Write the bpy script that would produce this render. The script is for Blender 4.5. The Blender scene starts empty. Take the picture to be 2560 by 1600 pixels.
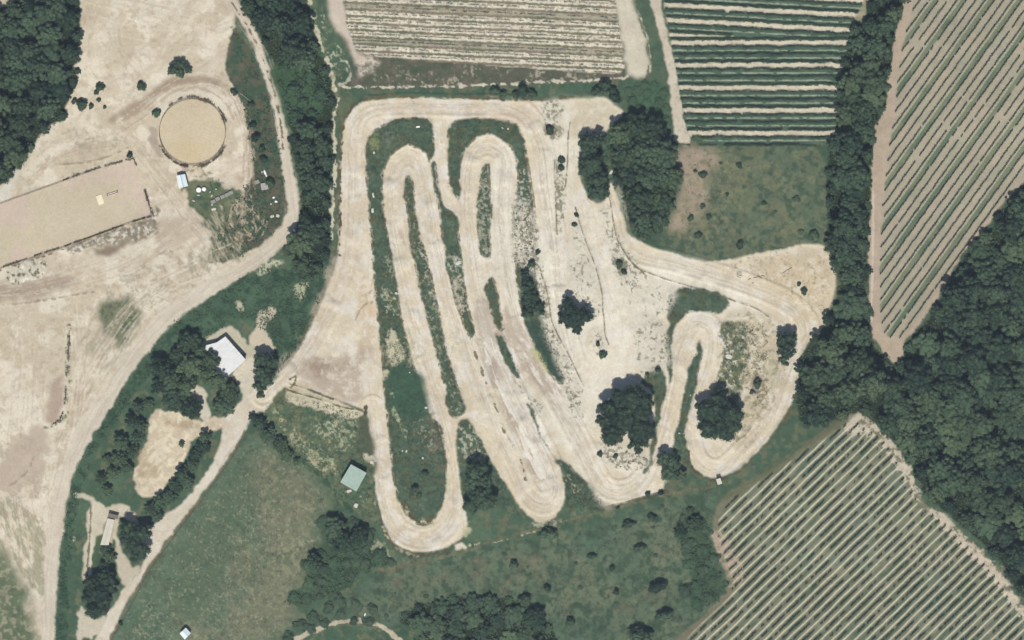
import bpy, math, random
import numpy as np

# ------------------------------------------------------------------ camera, sky, sun
sc = bpy.context.scene
S = 0.15                                  # metres per photograph pixel
CAM_H = 1900.0
cam_d = bpy.data.cameras.new('camera')
cam_d.sensor_width = 36.0
cam_d.lens = 36.0 * CAM_H / (2560 * S)
cam_d.clip_start = 10.0
cam_d.clip_end = 12000.0
cam = bpy.data.objects.new('camera', cam_d)
cam.location = (0, 0, CAM_H)
sc.collection.objects.link(cam)
sc.camera = cam

SUN_EL, SUN_AZ = math.radians(60), math.radians(184)      # azimuth clockwise from north (+y)
world = bpy.data.worlds.new('World'); sc.world = world
world.use_nodes = True
wn = world.node_tree.nodes; wl = world.node_tree.links
wn.clear()
sky = wn.new('ShaderNodeTexSky'); sky.sky_type = 'NISHITA'; sky.sun_disc = False
sky.sun_elevation = SUN_EL; sky.sun_rotation = SUN_AZ
bg = wn.new('ShaderNodeBackground'); bg.inputs['Strength'].default_value = 0.06
wo = wn.new('ShaderNodeOutputWorld')
wl.new(sky.outputs[0], bg.inputs[0]); wl.new(bg.outputs[0], wo.inputs[0])
sd = bpy.data.lights.new('sun', 'SUN'); sd.energy = 4.3; sd.angle = math.radians(0.5); sd.color = (1.0, 0.955, 0.88)
sun = bpy.data.objects.new('sun', sd); sc.collection.objects.link(sun)
sun.rotation_euler = (math.radians(90) - SUN_EL, 0, math.pi - SUN_AZ)
sun.location = (0, -100, 300)
sc.view_settings.view_transform = 'Standard'
sc.view_settings.look = 'None'
sc.view_settings.gamma = 1.0
sc.view_settings.use_curve_mapping = False
sc.view_settings.exposure = 0.17
K = np.array([1.31, 1.31, 1.33])           # display value of a white surface in full sun (measured)
HAZE = np.array([0.013, 0.018, 0.028])    # display value the air adds

rng = np.random.default_rng(7)
random.seed(7)
COL = sc.collection

# ------------------------------------------------------------------ coordinates
def _parse(s):
    return np.array([[float(v) for v in p.split(',')] for p in s.split()])
def F(s): return _parse(s) * 1.05829            # read off the full photograph (2419 wide)
def T(c, r, s): return _parse(s) / 3.78 + np.array([c * 640.0, r * 400.0])   # read off a 640x400 tile
def N(s): return _parse(s)                      # photograph pixels
def W(px, py, z=0.0): return ((px - 1280) * S, (800 - py) * S, z)

def srgb(c):
    c = np.asarray(c, float) / 255.0
    return np.where(c <= 0.04045, c / 12.92, ((c + 0.055) / 1.055) ** 2.4)
def alb(*c):
    return np.clip((srgb(c) - HAZE) / K, 0.004, 0.85)

# ------------------------------------------------------------------ raster of the land
ST = 2.0
X0, Y0, X1, Y1 = -170, -150, 2730, 1750
gx = np.arange(X0, X1 + .1, ST); gy = np.arange(Y0, Y1 + .1, ST)
NX, NY = len(gx), len(gy)
PX, PY = np.meshgrid(gx, gy)

def noise(x, y, scale, seed):
    r = np.random.default_rng(seed)
    t = r.random((256, 256)).astype(np.float32)
    u = np.asarray(x) / scale + seed * 7.13; v = np.asarray(y) / scale + seed * 3.71
    iu = np.floor(u).astype(int); iv = np.floor(v).astype(int)
    fu = u - iu; fv = v - iv
    fu = fu * fu * (3 - 2 * fu); fv = fv * fv * (3 - 2 * fv)
    a = t[iv % 256, iu % 256]; b = t[iv % 256, (iu + 1) % 256]
    c = t[(iv + 1) % 256, iu % 256]; d = t[(iv + 1) % 256, (iu + 1) % 256]
    return (a * (1 - fu) + b * fu) * (1 - fv) + (c * (1 - fu) + d * fu) * fv
def fbm(x, y, scale, seed, octs=4, gain=0.55):
    s = 0; a = 1; tot = 0
    for i in range(octs):
        s = s + a * noise(x, y, scale / 2 ** i, seed + i * 11); tot += a; a *= gain
    s = s / tot
    return np.clip((s - 0.5) * 1.7 + 0.5, 0, 1)
def sstep(a, b, x):
    t = np.clip((x - a) / (b - a), 0, 1); return t * t * (3 - 2 * t)

WX1 = fbm(PX, PY, 18, 501, 3) - .5; WY1 = fbm(PX, PY, 18, 601, 3) - .5     # ragged edges
WXa, WYa = WX1 * 2, WY1 * 2

def inside(poly, x, y):
    r = np.zeros(x.shape, bool)
    n = len(poly)
    for i in range(n):
        xa, ya = poly[i]; xb, yb = poly[(i + 1) % n]
        if ya == yb: continue
        c = ((ya > y) != (yb > y)) & (x < (xb - xa) * (y - ya) / (yb - ya) + xa)
        r ^= c
    return r
def smooth_poly(p, it=1):
    for _ in range(it):
        q = np.roll(p, -1, axis=0)
        p = np.stack([p * .75 + q * .25, p * .25 + q * .75], 1).reshape(-1, 2)
    return p
def win(poly, pad):
    a = poly.min(0) - pad; b = poly.max(0) + pad
    i0 = max(0, int((a[0] - X0) / ST)); i1 = min(NX, int((b[0] - X0) / ST) + 2)
    j0 = max(0, int((a[1] - Y0) / ST)); j1 = min(NY, int((b[1] - Y0) / ST) + 2)
    return slice(j0, j1), slice(i0, i1)
def blur(m, r):
    if r < 1: return m
    for ax in (0, 1):
        for _ in range(1 if r == 1 else 2):
            p = np.pad(m, [(r + 1, r) if a == ax else (0, 0) for a in (0, 1)], mode='edge')
            c = np.cumsum(p, axis=ax)
            n = m.shape[ax]; w = 2 * r + 1
            m = (np.take(c, np.arange(w, w + n), ax) - np.take(c, np.arange(0, n), ax)) / w
    return m

C = np.zeros((NY, NX, 3)); LAB = np.zeros((NY, NX), np.int16); Z = np.zeros((NY, NX)); R = np.zeros((NY, NX))
LABELS = ['ground']
def lab(name):
    LABELS.append(name); return len(LABELS) - 1

def region(poly, rag=3.0, soft=1, sm=1):
    """mask (0..1) of a polygon with ragged edge inside its own window"""
    if sm: poly = smooth_poly(poly, sm)
    w = win(poly, rag + soft * 4 + 4)
    m = inside(poly, PX[w] + WXa[w] * rag, PY[w] + WYa[w] * rag).astype(float)
    return w, (blur(m, soft) if soft else m), m > .5

def tint(w, m, c1, c2=None, sc1=40, seed=1, octs=4, c3=None, sc3=9):
    c = alb(*c1)[None, None, :] * np.ones(m.shape + (3,))
    if c2 is not None:
        n = fbm(PX[w], PY[w], sc1, seed, octs)[..., None]
        c = c * (1 - n) + alb(*c2) * n
    if c3 is not None:
        n = sstep(.5, .8, fbm(PX[w], PY[w], sc3, seed + 77, 3))[..., None]
        c = c * (1 - n) + alb(*c3) * n
    mm = m[..., None]
    C[w] = C[w] * (1 - mm) + c * mm
def area(poly, name=None, c1=None, c2=None, rag=3, soft=1, sc1=40, seed=1, c3=None, sc3=9, z=None, rough=None, sm=1):
    w, m, b = region(poly, rag, soft, sm)
    if c1 is not None: tint(w, m, c1, c2, sc1, seed, 4, c3, sc3)
    if name is not None:
        k = name if isinstance(name, int) else lab(name)
        LAB[w][b] = k
    if rough is not None: R[w] = R[w] * (1 - m) + rough * m
    if z is not None: Z[w] += blur(m, 3) * z
    return w, m, b
def speck(poly, c, lo=.55, hi=.65, scale=8, seed=3, soft=6, amt=1.0, rag=6, stretch=None, ang=0.0, z=0):
    """patches of another colour scattered through an area, fading towards its edge"""
    w, m, b = region(poly, rag, soft, 1)
    x, y = PX[w], PY[w]
    if stretch:
        ca, sa = math.cos(ang), math.sin(ang)
        x, y = (x * ca + y * sa) / stretch, (-x * sa + y * ca)
    n = fbm(x, y, scale, seed, 4, .7) * .8 + .2 * fbm(x, y, scale * 2.7, seed + 40, 2)
    h2 = hi + .04
    k = sstep(lo - .06, h2 - .06, n + (m - 1) * .35) * np.clip(m * 2, 0, 1) * amt * (.7 + .3 * noise(x, y, 3, seed + 9))
    C[w] = C[w] * (1 - k[..., None]) + alb(*c) * k[..., None]
    if z: Z[w] += k * z
def polydist(line, pad, w=None):
    line = np.asarray(line, float)
    w = win(line, pad)
    x, y = PX[w], PY[w]
    best = np.full(x.shape, 1e9); sgn = np.zeros(x.shape); arc = np.zeros(x.shape); s0 = 0
    j0, i0 = w[0].start, w[1].start
    for (xa, ya), (xb, yb) in zip(line[:-1], line[1:]):
        L = math.hypot(xb - xa, yb - ya)
        if L < 1e-6: continue
        dx, dy = (xb - xa) / L, (yb - ya) / L
        v = win(np.array([[xa, ya], [xb, yb]]), pad + 4)                 # only the cells near this piece
        q = (slice(max(0, v[0].start - j0), max(0, v[0].stop - j0)), slice(max(0, v[1].start - i0), max(0, v[1].stop - i0)))
        xx, yy = x[q], y[q]
        if xx.size == 0: s0 += L; continue
        t = np.clip((xx - xa) * dx + (yy - ya) * dy, 0, L)
        d = np.hypot(xx - xa - t * dx, yy - ya - t * dy)
        k = d < best[q]
        best[q] = np.where(k, d, best[q])
        sgn[q] = np.where(k, np.sign((xx - xa) * -dy + (yy - ya) * dx), sgn[q])
        arc[q] = np.where(k, s0 + t, arc[q])
        s0 += L
    return w, best, best * sgn, arc
def spline(p, n=6):
    p = np.asarray(p, float); q = np.vstack([2 * p[0] - p[1], p, 2 * p[-1] - p[-2]]); out = []
    for i in range(1, len(q) - 2):
        for t in np.linspace(0, 1, n, endpoint=False):
            a, b, c, d = q[i - 1:i + 3]
            out.append(.5 * ((2 * b) + (c - a) * t + (2 * a - 5 * b + 4 * c - d) * t * t + (3 * b - a - 3 * c + d) * t ** 3))
    out.append(p[-1]); return np.array(out)
def streaks(line, width, amt=.07, seed=5, grain=3.0, long=90, dark=(176, 164, 148), light=(228, 220, 206)):
    w, d, sd_, arc = polydist(spline(line), width)
    n = fbm(sd_ + (fbm(PX[w], PY[w], 60, seed + 3, 2) - .5) * 10, arc / long * grain, grain, seed, 3)
    f = sstep(width, width * .6, d)
    k1 = (sstep(.55, .85, n) * f * amt * 4)[..., None]; k2 = (sstep(.45, .15, n) * f * amt * 4)[..., None]
    C[w] = C[w] * (1 - k1) + alb(*dark) * k1
    C[w] = C[w] * (1 - k2) + alb(*light) * k2
def stroke(line, width, c, c2=None, name=None, rag=1.5, soft=1, seed=9, amt=1.0, z=0, ridge=False, fade=None):
    line = spline(line)
    w, d, sd_, arc = polydist(line, width + rag + 4)
    dd = d + (fbm(PX[w], PY[w], 12, seed, 3) - .5) * rag * 2
    m = sstep(width / 2 + soft, width / 2 - soft * .3, dd) * amt
    if fade is not None: m = m * sstep(fade, fade + .25, fbm(PX[w], PY[w], 10, seed + 5, 3))
    tint(w, m, c, c2, 20, seed)
    if name is not None: LAB[w][dd < width / 2] = name
    if z: Z[w] += np.clip(1 - d / (width * .5 + 3), 0, 1) * z
    return w, d, sd_, arc

# ---- base: grass everywhere
full = (slice(0, NY), slice(0, NX)); ones = np.ones((NY, NX))
GD, GM, GO, GDRY = (70, 94, 80), (88, 110, 92), (98, 104, 84), (142, 142, 120)
tint(full, ones, GD, GM, 70, 21, 5, (104, 112, 92), 16)
R[:] = 1.0
SANDP, SAND, SANDK, SANDY, GREY = (224, 216, 202), (214, 204, 186), (206, 192, 175), (208, 190, 160), (196, 184, 172)

# ---- north-west: bare ground of the riding yard
L_BARE = lab('bare_ground')
yard = F("150,-150 545,-150 560,60 548,120 532,160 545,195 575,250 592,340 602,430 640,470 690,470 700,520 660,590 520,660 400,730 300,850 230,960 170,1080 130,1200 110,1350 100,1670 -160,1670 -160,430 0,445 60,383 95,312 155,275 150,200")
area(yard, L_BARE, (213, 203, 182), (203, 190, 169), rag=5, sc1=110, seed=31, c3=(225, 216, 198), sc3=40, rough=.35)
area(F("-160,30 12,22 30,3 60,-8 60,-150 -160,-150"), L_BARE, (205, 190, 168), (196, 180, 160), rough=.3)
speck(yard, (188, 172, 156), .62, .8, 40, 41, 2, .5, stretch=3, ang=-.35)
speck(yard, (222, 213, 196), .62, .8, 24, 43, 2, .55, stretch=3, ang=-1.2)
speck(yard, (230, 222, 204), .60, .78, 46, 46, 4, .7, stretch=2.5, ang=-.8)
speck(yard, (182, 166, 144), .66, .8, 12, 47, 4, .55)
# grassy parts of the yard
area(F("548,60 565,75 600,140 630,215 650,290 662,380 672,440 680,500 655,545 610,580 560,610 520,625 500,600 505,560 525,530 560,480 585,440 602,400 596,330 575,255 548,200 530,165"), 0, (88, 96, 82), (104, 100, 88), rag=5, seed=51, c3=(72, 94, 80), sc3=20, rough=1)
area(T(0, 1, "1800,200 1900,210 2000,190 2060,230 2180,260 2270,300 2310,400 2200,520 2080,560 2150,700 2120,850 2040,980 1960,960 2010,800 1960,640 1860,520 1790,400 1710,300"), 0, (96, 110, 88), (120, 124, 100), rag=10, seed=53, c3=(74, 96, 82), sc3=16, rough=1)
speck(T(0, 1, "1760,80 1960,60 2060,200 2200,260 1800,240"), (120, 124, 98), .5, .64, 8, 59, 4, .8)
speck(T(0, 1, "1900,480 2420,300 2420,800 2200,980 1700,1150 1750,1000 2000,800"), (122, 128, 104), .42, .62, 14, 55, 6, .8, 10, 4, 1.1)
speck(T(0, 1, "1900,480 2420,300 2420,800 2200,980 1700,1150 1750,1000 2000,800"), (202, 190, 170), .52, .66, 10, 56, 4, .7, 10, 5, 1.0)
speck(T(0, 1, "1300,900 1900,800 2100,1100 1500,1500 900,1500 1000,1200"), (150, 142, 124), .55, .75, 12, 57, 8, .6)
area(T(0, 1, "930,1380 1080,1310 1230,1320 1310,1400 1330,1512 1290,1560 1260,1640 1180,1800 1130,1780 1080,1720 1010,1660 960,1560"), 0, (110, 116, 94), (132, 134, 110), rag=10, soft=3, seed=58, c3=(88, 104, 84), rough=1)
speck(F("160,700 350,680 320,820 250,930 170,1000 175,850"), (150, 146, 126), .5, .72, 14, 59, 10, .6, 10, 4, -1.0)
# long grass west of the road, bottom left
area(F("-160,1280 0,1280 30,1330 60,1400 85,1470 95,1670 -160,1670"), 0, (98, 114, 92), (116, 124, 102), rag=14, soft=5, seed=61, c3=(150, 150, 128), rough=1)
speck(F("-160,1160 60,1180 110,1260 105,1440 60,1400 0,1290 -160,1270"), (140, 140, 116), .42, .62, 12, 62, 8, .75, 10, 3, 1.2)
speck(F("0,1000 90,1010 120,1160 60,1240 -100,1240 -100,1020"), (170, 156, 142), .45, .66, 16, 63, 8, .7)
area(F("112,935 125,905 135,890 150,880 152,930 140,985 125,1003 105,1000"), None, (184, 166, 150), (178, 160, 146), rag=6, soft=2, seed=64)
# worn bare tracks between plots
stroke(F("160,770 163,860 158,930 150,980 125,1003 95,1010"), 9, (124, 126, 100), (150, 144, 118), L_BARE, rag=7, soft=2, fade=.42)
stroke(F("163,770 165,850 163,900"), 3, (120, 112, 96), None, rag=2, fade=.3)
# slope with grey earth under the riding arena
area(T(0, 1, "-200,1130 60,1190 400,1120 700,1060 700,1200 330,1290 0,1370 -300,1400"), None, (184, 168, 150), (174, 158, 142), rag=10, soft=3, seed=65)
area(T(0, 0, "980,1150 1100,1060 1250,1000 1380,920 1480,800 1640,740 1850,720 2060,750 2120,800 1950,790 1700,790 1560,850 1440,950 1300,1070 1150,1120"), None, (160, 142, 124), (176, 160, 142), rag=8, soft=2, seed=66)
area(T(0, 0, "1400,1200 1470,1200 1480,1330 1530,1440 1540,1512 1450,1420 1410,1300"), None, (180, 166, 152), None, rag=5, soft=1, seed=67)
speck(T(0, 0, "600,1230 950,1230 1200,1330 1100,1450 700,1400"), (158, 156, 132), .45, .65, 9, 68, 8, .7)
area(T(0, 1, "-100,330 40,240 130,120 215,35 240,60 160,200 100,330 0,420 -100,440"), None, (222, 218, 206), (208, 204, 190), rag=6, soft=2, seed=69)
stroke(T(0, 1, '0,1036 400,906 900,726 1250,596 1435,545 1425,450 1370,290'), 5, (112, 98, 80), (136, 120, 98), rag=3, seed=74, fade=.25)
# debris bank beside the arena
L_DEB = lab('rubble_bank')
area(T(0, 1, "600,830 900,740 1200,620 1430,540 1440,450 1490,460 1510,560 1500,640 1420,740 1250,770 1100,800 930,820 760,850 620,905"), L_DEB, (138, 130, 114), (164, 156, 140), rag=7, seed=71, sc1=12, c3=(214, 208, 194), sc3=6, rough=2.2, z=.5)
area(T(0, 1, "50,1060 130,1020 300,940 440,1000 450,1080 330,1130 170,1160 60,1150"), L_DEB, (206, 200, 184), (222, 216, 200), rag=9, seed=72, sc1=12, c3=(120, 116, 94), sc3=7, rough=2, z=.4)
area(T(0, 1, "800,860 900,830 1080,800 1250,760 1440,700 1400,750 1280,790 1130,850 1020,890 920,900 880,870"), None, (138, 124, 110), (150, 136, 120), rag=8, soft=2, seed=73)


def ruts(line, spread, n, dark=(180, 164, 146), light=(226, 218, 202), wd=2.0, seed=1, amt=.55, z=0):
    r = np.random.default_rng(seed); L_ = _l = np.asarray(line, float)
    for k in range(n):
        d_ = np.gradient(L_, axis=0); d_ /= np.linalg.norm(d_, axis=1)[:, None] + 1e-9
        nn_ = np.stack([-d_[:, 1], d_[:, 0]], 1); off = r.uniform(-spread, spread) + r.normal(0, spread * .12, len(L_))
        a_ = int(r.integers(0, max(1, len(L_) // 3))); b_ = len(L_) - int(r.integers(0, max(1, len(L_) // 3)))
        seg = (L_ + nn_ * off[:, None])[a_:b_]
        if len(seg) < 2: continue
        stroke(seg, wd * r.uniform(.7, 1.6), dark if r.random() < .6 else light, None, rag=.8, seed=seed * 31 + k, amt=amt * r.uniform(.5, 1), z=z, fade=.3)
ruts(F("300,325 345,380 385,430 420,480 455,520 490,565 500,610 480,660"), 22, 12, seed=3)
ruts(F("280,300 340,260 400,215 460,190 520,195 555,235 580,300 592,380 600,450 610,520"), 16, 14, (168, 150, 132), seed=4)
ruts(F("590,300 585,400 580,480 575,540 570,590"), 14, 8, (176, 158, 140), seed=5)
ruts(F("560,600 480,640 400,680 320,740 260,830 200,930 150,1040"), 40, 22, seed=6)
ruts(F("-20,700 80,690 180,660 300,620 400,560"), 30, 16, (178, 164, 146), seed=7)
ruts(F("170,720 180,820 178,920 160,1020 130,1120 110,1250"), 30, 16, (182, 168, 148), seed=8)
ruts(F("60,760 70,860 66,960 60,1060 70,1180 90,1300"), 50, 18, (192, 176, 158), seed=9)
ruts(F("200,20 300,40 420,60 520,80"), 60, 12, (186, 170, 152), seed=10, amt=.4)
ruts(F("240,80 260,140 300,200 320,260"), 50, 10, (184, 168, 150), seed=11, amt=.45)
ruts(F("60,420 120,360 200,330 290,330"), 26, 10, (176, 160, 140), seed=12)
ruts(F("350,700 420,720 400,800 340,860"), 40, 10, (150, 144, 124), seed=14, amt=.4)
for k_ in range(9):
    a0 = rng.uniform(0, 6.28); c0 = F("585,490")[0] + rng.normal(0, 12, 2); rr = rng.uniform(22, 62)
    stroke(np.array([[c0[0] + rr * math.cos(a0 + t) * .8, c0[1] + 40 + rr * math.sin(a0 + t)] for t in np.linspace(0, rng.uniform(1.5, 3.4), 9)]), rng.uniform(2, 4), (196, 178, 158), None, rag=1, seed=640 + k_, amt=.75, fade=.25)
area(F("110,990 40,1040 -20,1110 0,1160 60,1150 110,1100"), None, (188, 172, 156), (198, 184, 166), rag=10, soft=2, seed=652)
for l_ in ("-20,350 60,330 110,318", "130,390 190,385 250,372 300,350", "30,720 90,712 160,700 220,690", "20,1150 60,1120 80,1080"):
    stroke(F(l_), 3, (158, 142, 122), None, rag=3, seed=655, amt=.7, fade=.25, z=.15)
# ---- dirt road curving through the yard
L_ROAD = lab('dirt_road')
road = F("533,-150 560,-150 560,0 580,28 602,65 625,130 655,210 675,290 683,370 700,425 707,470 704,520 690,560 660,592 600,637 540,672 480,712 420,752 380,792 330,852 290,912 250,982 210,1042 180,1100 160,1170 145,1250 135,1350 128,1512 122,1670 90,1670 95,1512 105,1350 113,1230 130,1150 150,1090 175,1022 212,960 260,900 310,822 360,752 400,717 480,672 560,627 620,592 660,550 678,505 675,440 662,375 652,290 636,215 612,145 585,75 545,15 530,0")
area(road, L_ROAD, (216, 207, 191), (207, 195, 178), rag=4, seed=75, rough=.25)
speck(T(0, 1, "1650,1500 1900,1320 2150,1180 2420,1010 2420,1080 2100,1280 1800,1460 1700,1512"), (222, 214, 198), .4, .6, 20, 76, 3, .5)
streaks(F("545,0 595,75 635,165 665,290 680,400 692,480 680,550 640,595 560,648 450,712 370,775 300,862 240,955 185,1055 150,1160 130,1260 115,1400 112,1512"), 26, .07, 77, 3, 90)
stroke(F("547,5 592,75 622,140 646,212 663,290 668,350"), 3.5, (120, 116, 92), None, rag=3, fade=.25)
area(F("112,935 112,935 112,936"), None, (0, 0, 0)) if False else None
area(T(0, 3, "560,450 620,460 720,560 690,600 640,550 580,560"), L_ROAD, (212, 203, 188), None, rag=4)

# ---- riding arena and round pen
L_AR = lab('riding_arena_sand')
area(T(0, 1, "-500,600 0,420 480,245 900,95 1262,5 1430,540 900,720 400,900 0,1030 -500,1210"), L_AR, (208, 196, 174), (204, 192, 168), rag=1.0, seed=81, sm=0, rough=.12, c3=(209, 192, 176), sc3=90)
L_RP = lab('round_pen_sand')
ang = np.linspace(0, 2 * math.pi, 61)[:-1]
RPC = np.array([481.0, 331.0])
ringp = lambda r, n=60: np.array([[RPC[0] + r * math.cos(a), RPC[1] + r * math.sin(a)] for a in np.linspace(0, 2 * math.pi, n + 1)[:-1]])
stroke(np.array([[RPC[0] + 100 * math.cos(a), RPC[1] + 100 * math.sin(a)] for a in np.linspace(-2.6, -.3, 12)]), 7, (222, 214, 198), None, rag=4, soft=3, amt=.8)
stroke(np.array([[RPC[0] + 108 * math.cos(a), RPC[1] + 112 * math.sin(a)] for a in np.linspace(-2.4, -.3, 12)]), 3, (182, 166, 148), None, rag=3, soft=3, amt=.7)
area(ringp(82), L_RP, (212, 199, 174), (209, 194, 167), rag=1.0, seed=83, sm=0, rough=.12)
area(T(0, 0, "1640,1300 1750,1290 1900,1350 1950,1512 1700,1512 1650,1400"), None, (206, 188, 148), (211, 196, 168), rag=10, soft=8, seed=84)
stroke(ringp(84.5)[6:27], 5, (128, 114, 90), (150, 136, 112), rag=5, soft=1, fade=.35)
stroke(ringp(86)[44:60], 4, (118, 102, 80), (140, 122, 100), rag=5, soft=1, fade=.3)

# ---- strip of scrub between the yard road and the track (green)
area(F("700,640 780,600 800,600 790,640 760,700 720,790 700,830 650,890 620,850 640,800 560,740 500,790 400,840 330,910 270,1000 220,1080 190,1150 175,1250 165,1350 150,1670 128,1670 132,1500 140,1350 150,1250 165,1170 185,1100 215,1040 255,980 295,912 335,852 385,792 425,752 485,712 545,672 605,637"), 0, (72, 96, 80), (84, 108, 90), rag=3, seed=91, c3=(60, 84, 72), sc3=14, rough=1)
speck(T(1, 1, "340,1200 480,1150 480,1250 430,1320 370,1300"), (190, 192, 160), .3, .45, 6, 92, 2, .9)
speck(T(1, 1, "0,1000 200,930 280,960 160,1040 20,1110"), (206, 204, 178), .25, .4, 8, 93, 2, .95)
area(F("610,735 630,726 645,728 650,742 635,760 622,780 640,800 655,830 640,850 600,850 590,800 605,770"), L_BARE, (208, 196, 174), (198, 188, 168), rag=6, seed=94, rough=.3)
area(T(0, 1, "2220,1320 2280,1320 2320,1400 2310,1450 2250,1430 2230,1380"), L_BARE, (190, 184, 164), (170, 170, 148), rag=6, seed=95)
area(T(0, 2, "1900,200 2000,140 2110,70 2200,80 2340,230 2420,260 2480,330 2460,420 2330,400 2120,150 2040,210 1910,250"), L_BARE, (204, 198, 180), (190, 184, 164), rag=7, seed=96, rough=.4)

# ---- farm track from the hall to the south west
L_FT = lab('farm_track')
ft = F("590,850 602,870 600,900 610,935 640,948 655,925 665,905 680,920 640,965 600,975 580,1012 545,1075 480,1165 420,1240 380,1295 345,1340 300,1425 252,1515 215,1600 185,1670 150,1670 200,1560 225,1510 255,1450 285,1400 320,1365 348,1310 335,1285 355,1245 380,1225 440,1180 480,1125 515,1065 530,1010 500,995 520,985 550,970 575,940 580,900 570,880")
area(ft, L_FT, (216, 207, 190), (208, 197, 180), rag=4, seed=101, rough=.25, c3=(220, 212, 198), sc3=30)
area(T(0, 2, "1750,600 1830,600 1900,640 1960,700 1960,780 1990,860 1990,920 1950,950 1880,920 1850,850 1810,780 1800,700"), L_FT, (210, 205, 188), (200, 196, 178), rag=5, seed=102, rough=.3)
area(F("585,845 615,830 640,850 612,880 600,920 575,940 560,900 540,885"), L_FT, (214, 206, 190), (204, 200, 182), rag=4, seed=103)
streaks(F("600,960 560,1030 500,1120 430,1210 370,1290 320,1380 260,1480 225,1560"), 16, .05, 104)
stroke(F("578,1018 545,1080 482,1170 422,1245 384,1298 348,1345 304,1430 258,1515"), 4, (112, 104, 84), (134, 122, 100), rag=2, fade=.15)
# yellow quarried patch
L_PIT = lab('sand_pit')
area(F("375,963 392,975 410,968 430,985 470,995 500,985 522,985 528,1010 500,1022 470,1025 455,1040 442,1060 432,1090 415,1120 395,1150 370,1172 345,1178 322,1162 315,1130 320,1105 335,1070 345,1040 350,1005 352,985"), L_PIT, (214, 201, 176), (202, 188, 166), rag=5, seed=105, sc1=22, c3=(224, 214, 190), sc3=12, rough=.6)
speck(T(0, 2, "1500,930 1650,960 1850,970 1880,1010 1650,1020 1540,990"), (176, 158, 134), .2, .4, 16, 106, 3, .9)
speck(T(0, 2, "1280,1150 1700,1120 1700,1350 1500,1512 1280,1512"), (222, 212, 190), .45, .65, 14, 107, 4, .9, 6, 4, -.9)
speck(T(0, 2, "1280,1150 1700,1120 1700,1350 1500,1512 1280,1512"), (180, 160, 134), .58, .72, 9, 108, 4, .7, 6, 4, -.9)
# paths round the long shed
area(T(0, 3, "690,90 760,120 870,160 930,230 1010,245 1100,230 1220,270 1310,340 1320,400 1260,420 1180,350 1130,330 1100,420 1120,600 1140,640 1180,720 1240,800 1240,850 1330,780 1290,900 1220,1010 1160,1000 1100,820 1080,640 1060,420 1010,360 980,440 970,520 900,510 880,700 850,960 780,990 790,700 820,520 810,420 830,280 870,220 780,180 700,150"), L_FT, (208, 201, 182), (196, 188, 168), rag=5, seed=109, rough=.4)
area(T(0, 3, "1010,360 1120,370 1080,500 1040,640 960,640 970,520"), L_FT, (196, 188, 166), None, rag=2, seed=110)
stroke(T(0, 3, "860,250 850,500 835,700 820,900 800,980"), 5, (128, 118, 96), (140, 130, 106), rag=2)
stroke(T(0, 3, "870,520 860,700 850,900"), 4, (214, 212, 196), None, rag=1)
area(T(0, 3, "900,520 960,520 940,640 900,800 870,860 890,650"), 0, (78, 100, 76), (92, 110, 84), rag=3, seed=111)
area(T(0, 3, "750,1200 800,1200 830,1320 960,1290 1000,1260 1000,1340 900,1500 700,1512 730,1380"), L_FT, (208, 200, 182), (194, 188, 168), rag=6, seed=112, rough=.4)

# ---- southern meadows
L_MD = lab('meadow')
mead = F("598,1008 640,1060 700,1090 760,1140 795,1195 765,1215 757,1250 755,1300 720,1320 715,1365 690,1400 670,1430 672,1500 640,1670 190,1670 262,1512 305,1430 350,1345 386,1298 424,1246 484,1170 547,1082")
area(mead, L_MD, (88, 112, 95), (110, 124, 104), rag=5, seed=121, sc1=90, c3=(92, 110, 92), sc3=26, rough=.8)
speck(F("480,1250 760,1200 730,1400 650,1500 500,1600 350,1600"), (132, 130, 110), .40, .80, 60, 123, 12, .7)
speck(F("480,1250 760,1200 730,1400 650,1500 300,1600 250,1512"), (162, 162, 138), .62, .85, 5, 124, 12, .5)
speck(mead, (78, 98, 84), .6, .8, 12, 125, 4, .6)
area(F("640,1060 700,1100 760,1150 790,1200 755,1240 750,1300 710,1370 690,1420 670,1512 520,1512 600,1400 620,1280 600,1200 560,1150 600,1080"), None, (124, 126, 106), (102, 114, 94), rag=16, soft=8, seed=131, sc1=50, c3=(132, 134, 112), sc3=12)
area(F("590,1030 560,1100 480,1220 420,1310 380,1400 420,1480 500,1440 540,1330 570,1230 600,1130"), None, (88, 108, 90), (100, 116, 96), rag=16, soft=8, seed=132, sc1=40)
speck(mead, (166, 166, 142), .66, .86, 5, 133, 6, .6)
smead = F("900,1320 1100,1290 1280,1270 1460,1230 1580,1190 1680,1140 1700,1180 1680,1240 1690,1340 1720,1385 1680,1430 1600,1512 1580,1670 1290,1670 1270,1500 1180,1410 1040,1410 980,1420 900,1500 760,1470 720,1460 830,1400 880,1350")
area(smead, L_MD, (84, 108, 92), (110, 122, 102), rag=8, soft=3, seed=127, sc1=80, c3=(76, 96, 82), sc3=18, rough=1)
speck(smead, (122, 122, 102), .60, .85, 40, 128, 6, .6)
speck(smead, (66, 86, 72), .60, .72, 9, 129, 6, .7)
speck(F("900,1330 1130,1290 1420,1280 1350,1420 1100,1400 950,1420"), (122, 120, 104), .5, .8, 30, 130, 8, .6)
stroke(F("1110,1288 1170,1280 1230,1265 1300,1245"), 2, (176, 176, 150), None, rag=3, fade=.35)
stroke(F("690,1515 740,1492 800,1470 860,1468 905,1482 945,1515"), 11, (196, 186, 166), (176, 166, 146), L_FT, rag=3)
stroke(F("800,1476 860,1476 900,1490"), 3, (120, 116, 94), None, rag=3, fade=.2)
stroke(F("860,1340 900,1345 980,1332 1060,1312 1200,1268 1330,1232 1440,1205 1560,1172 1690,1150"), 5, (124, 120, 100), (96, 100, 82), rag=3, fade=.15)

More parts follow.
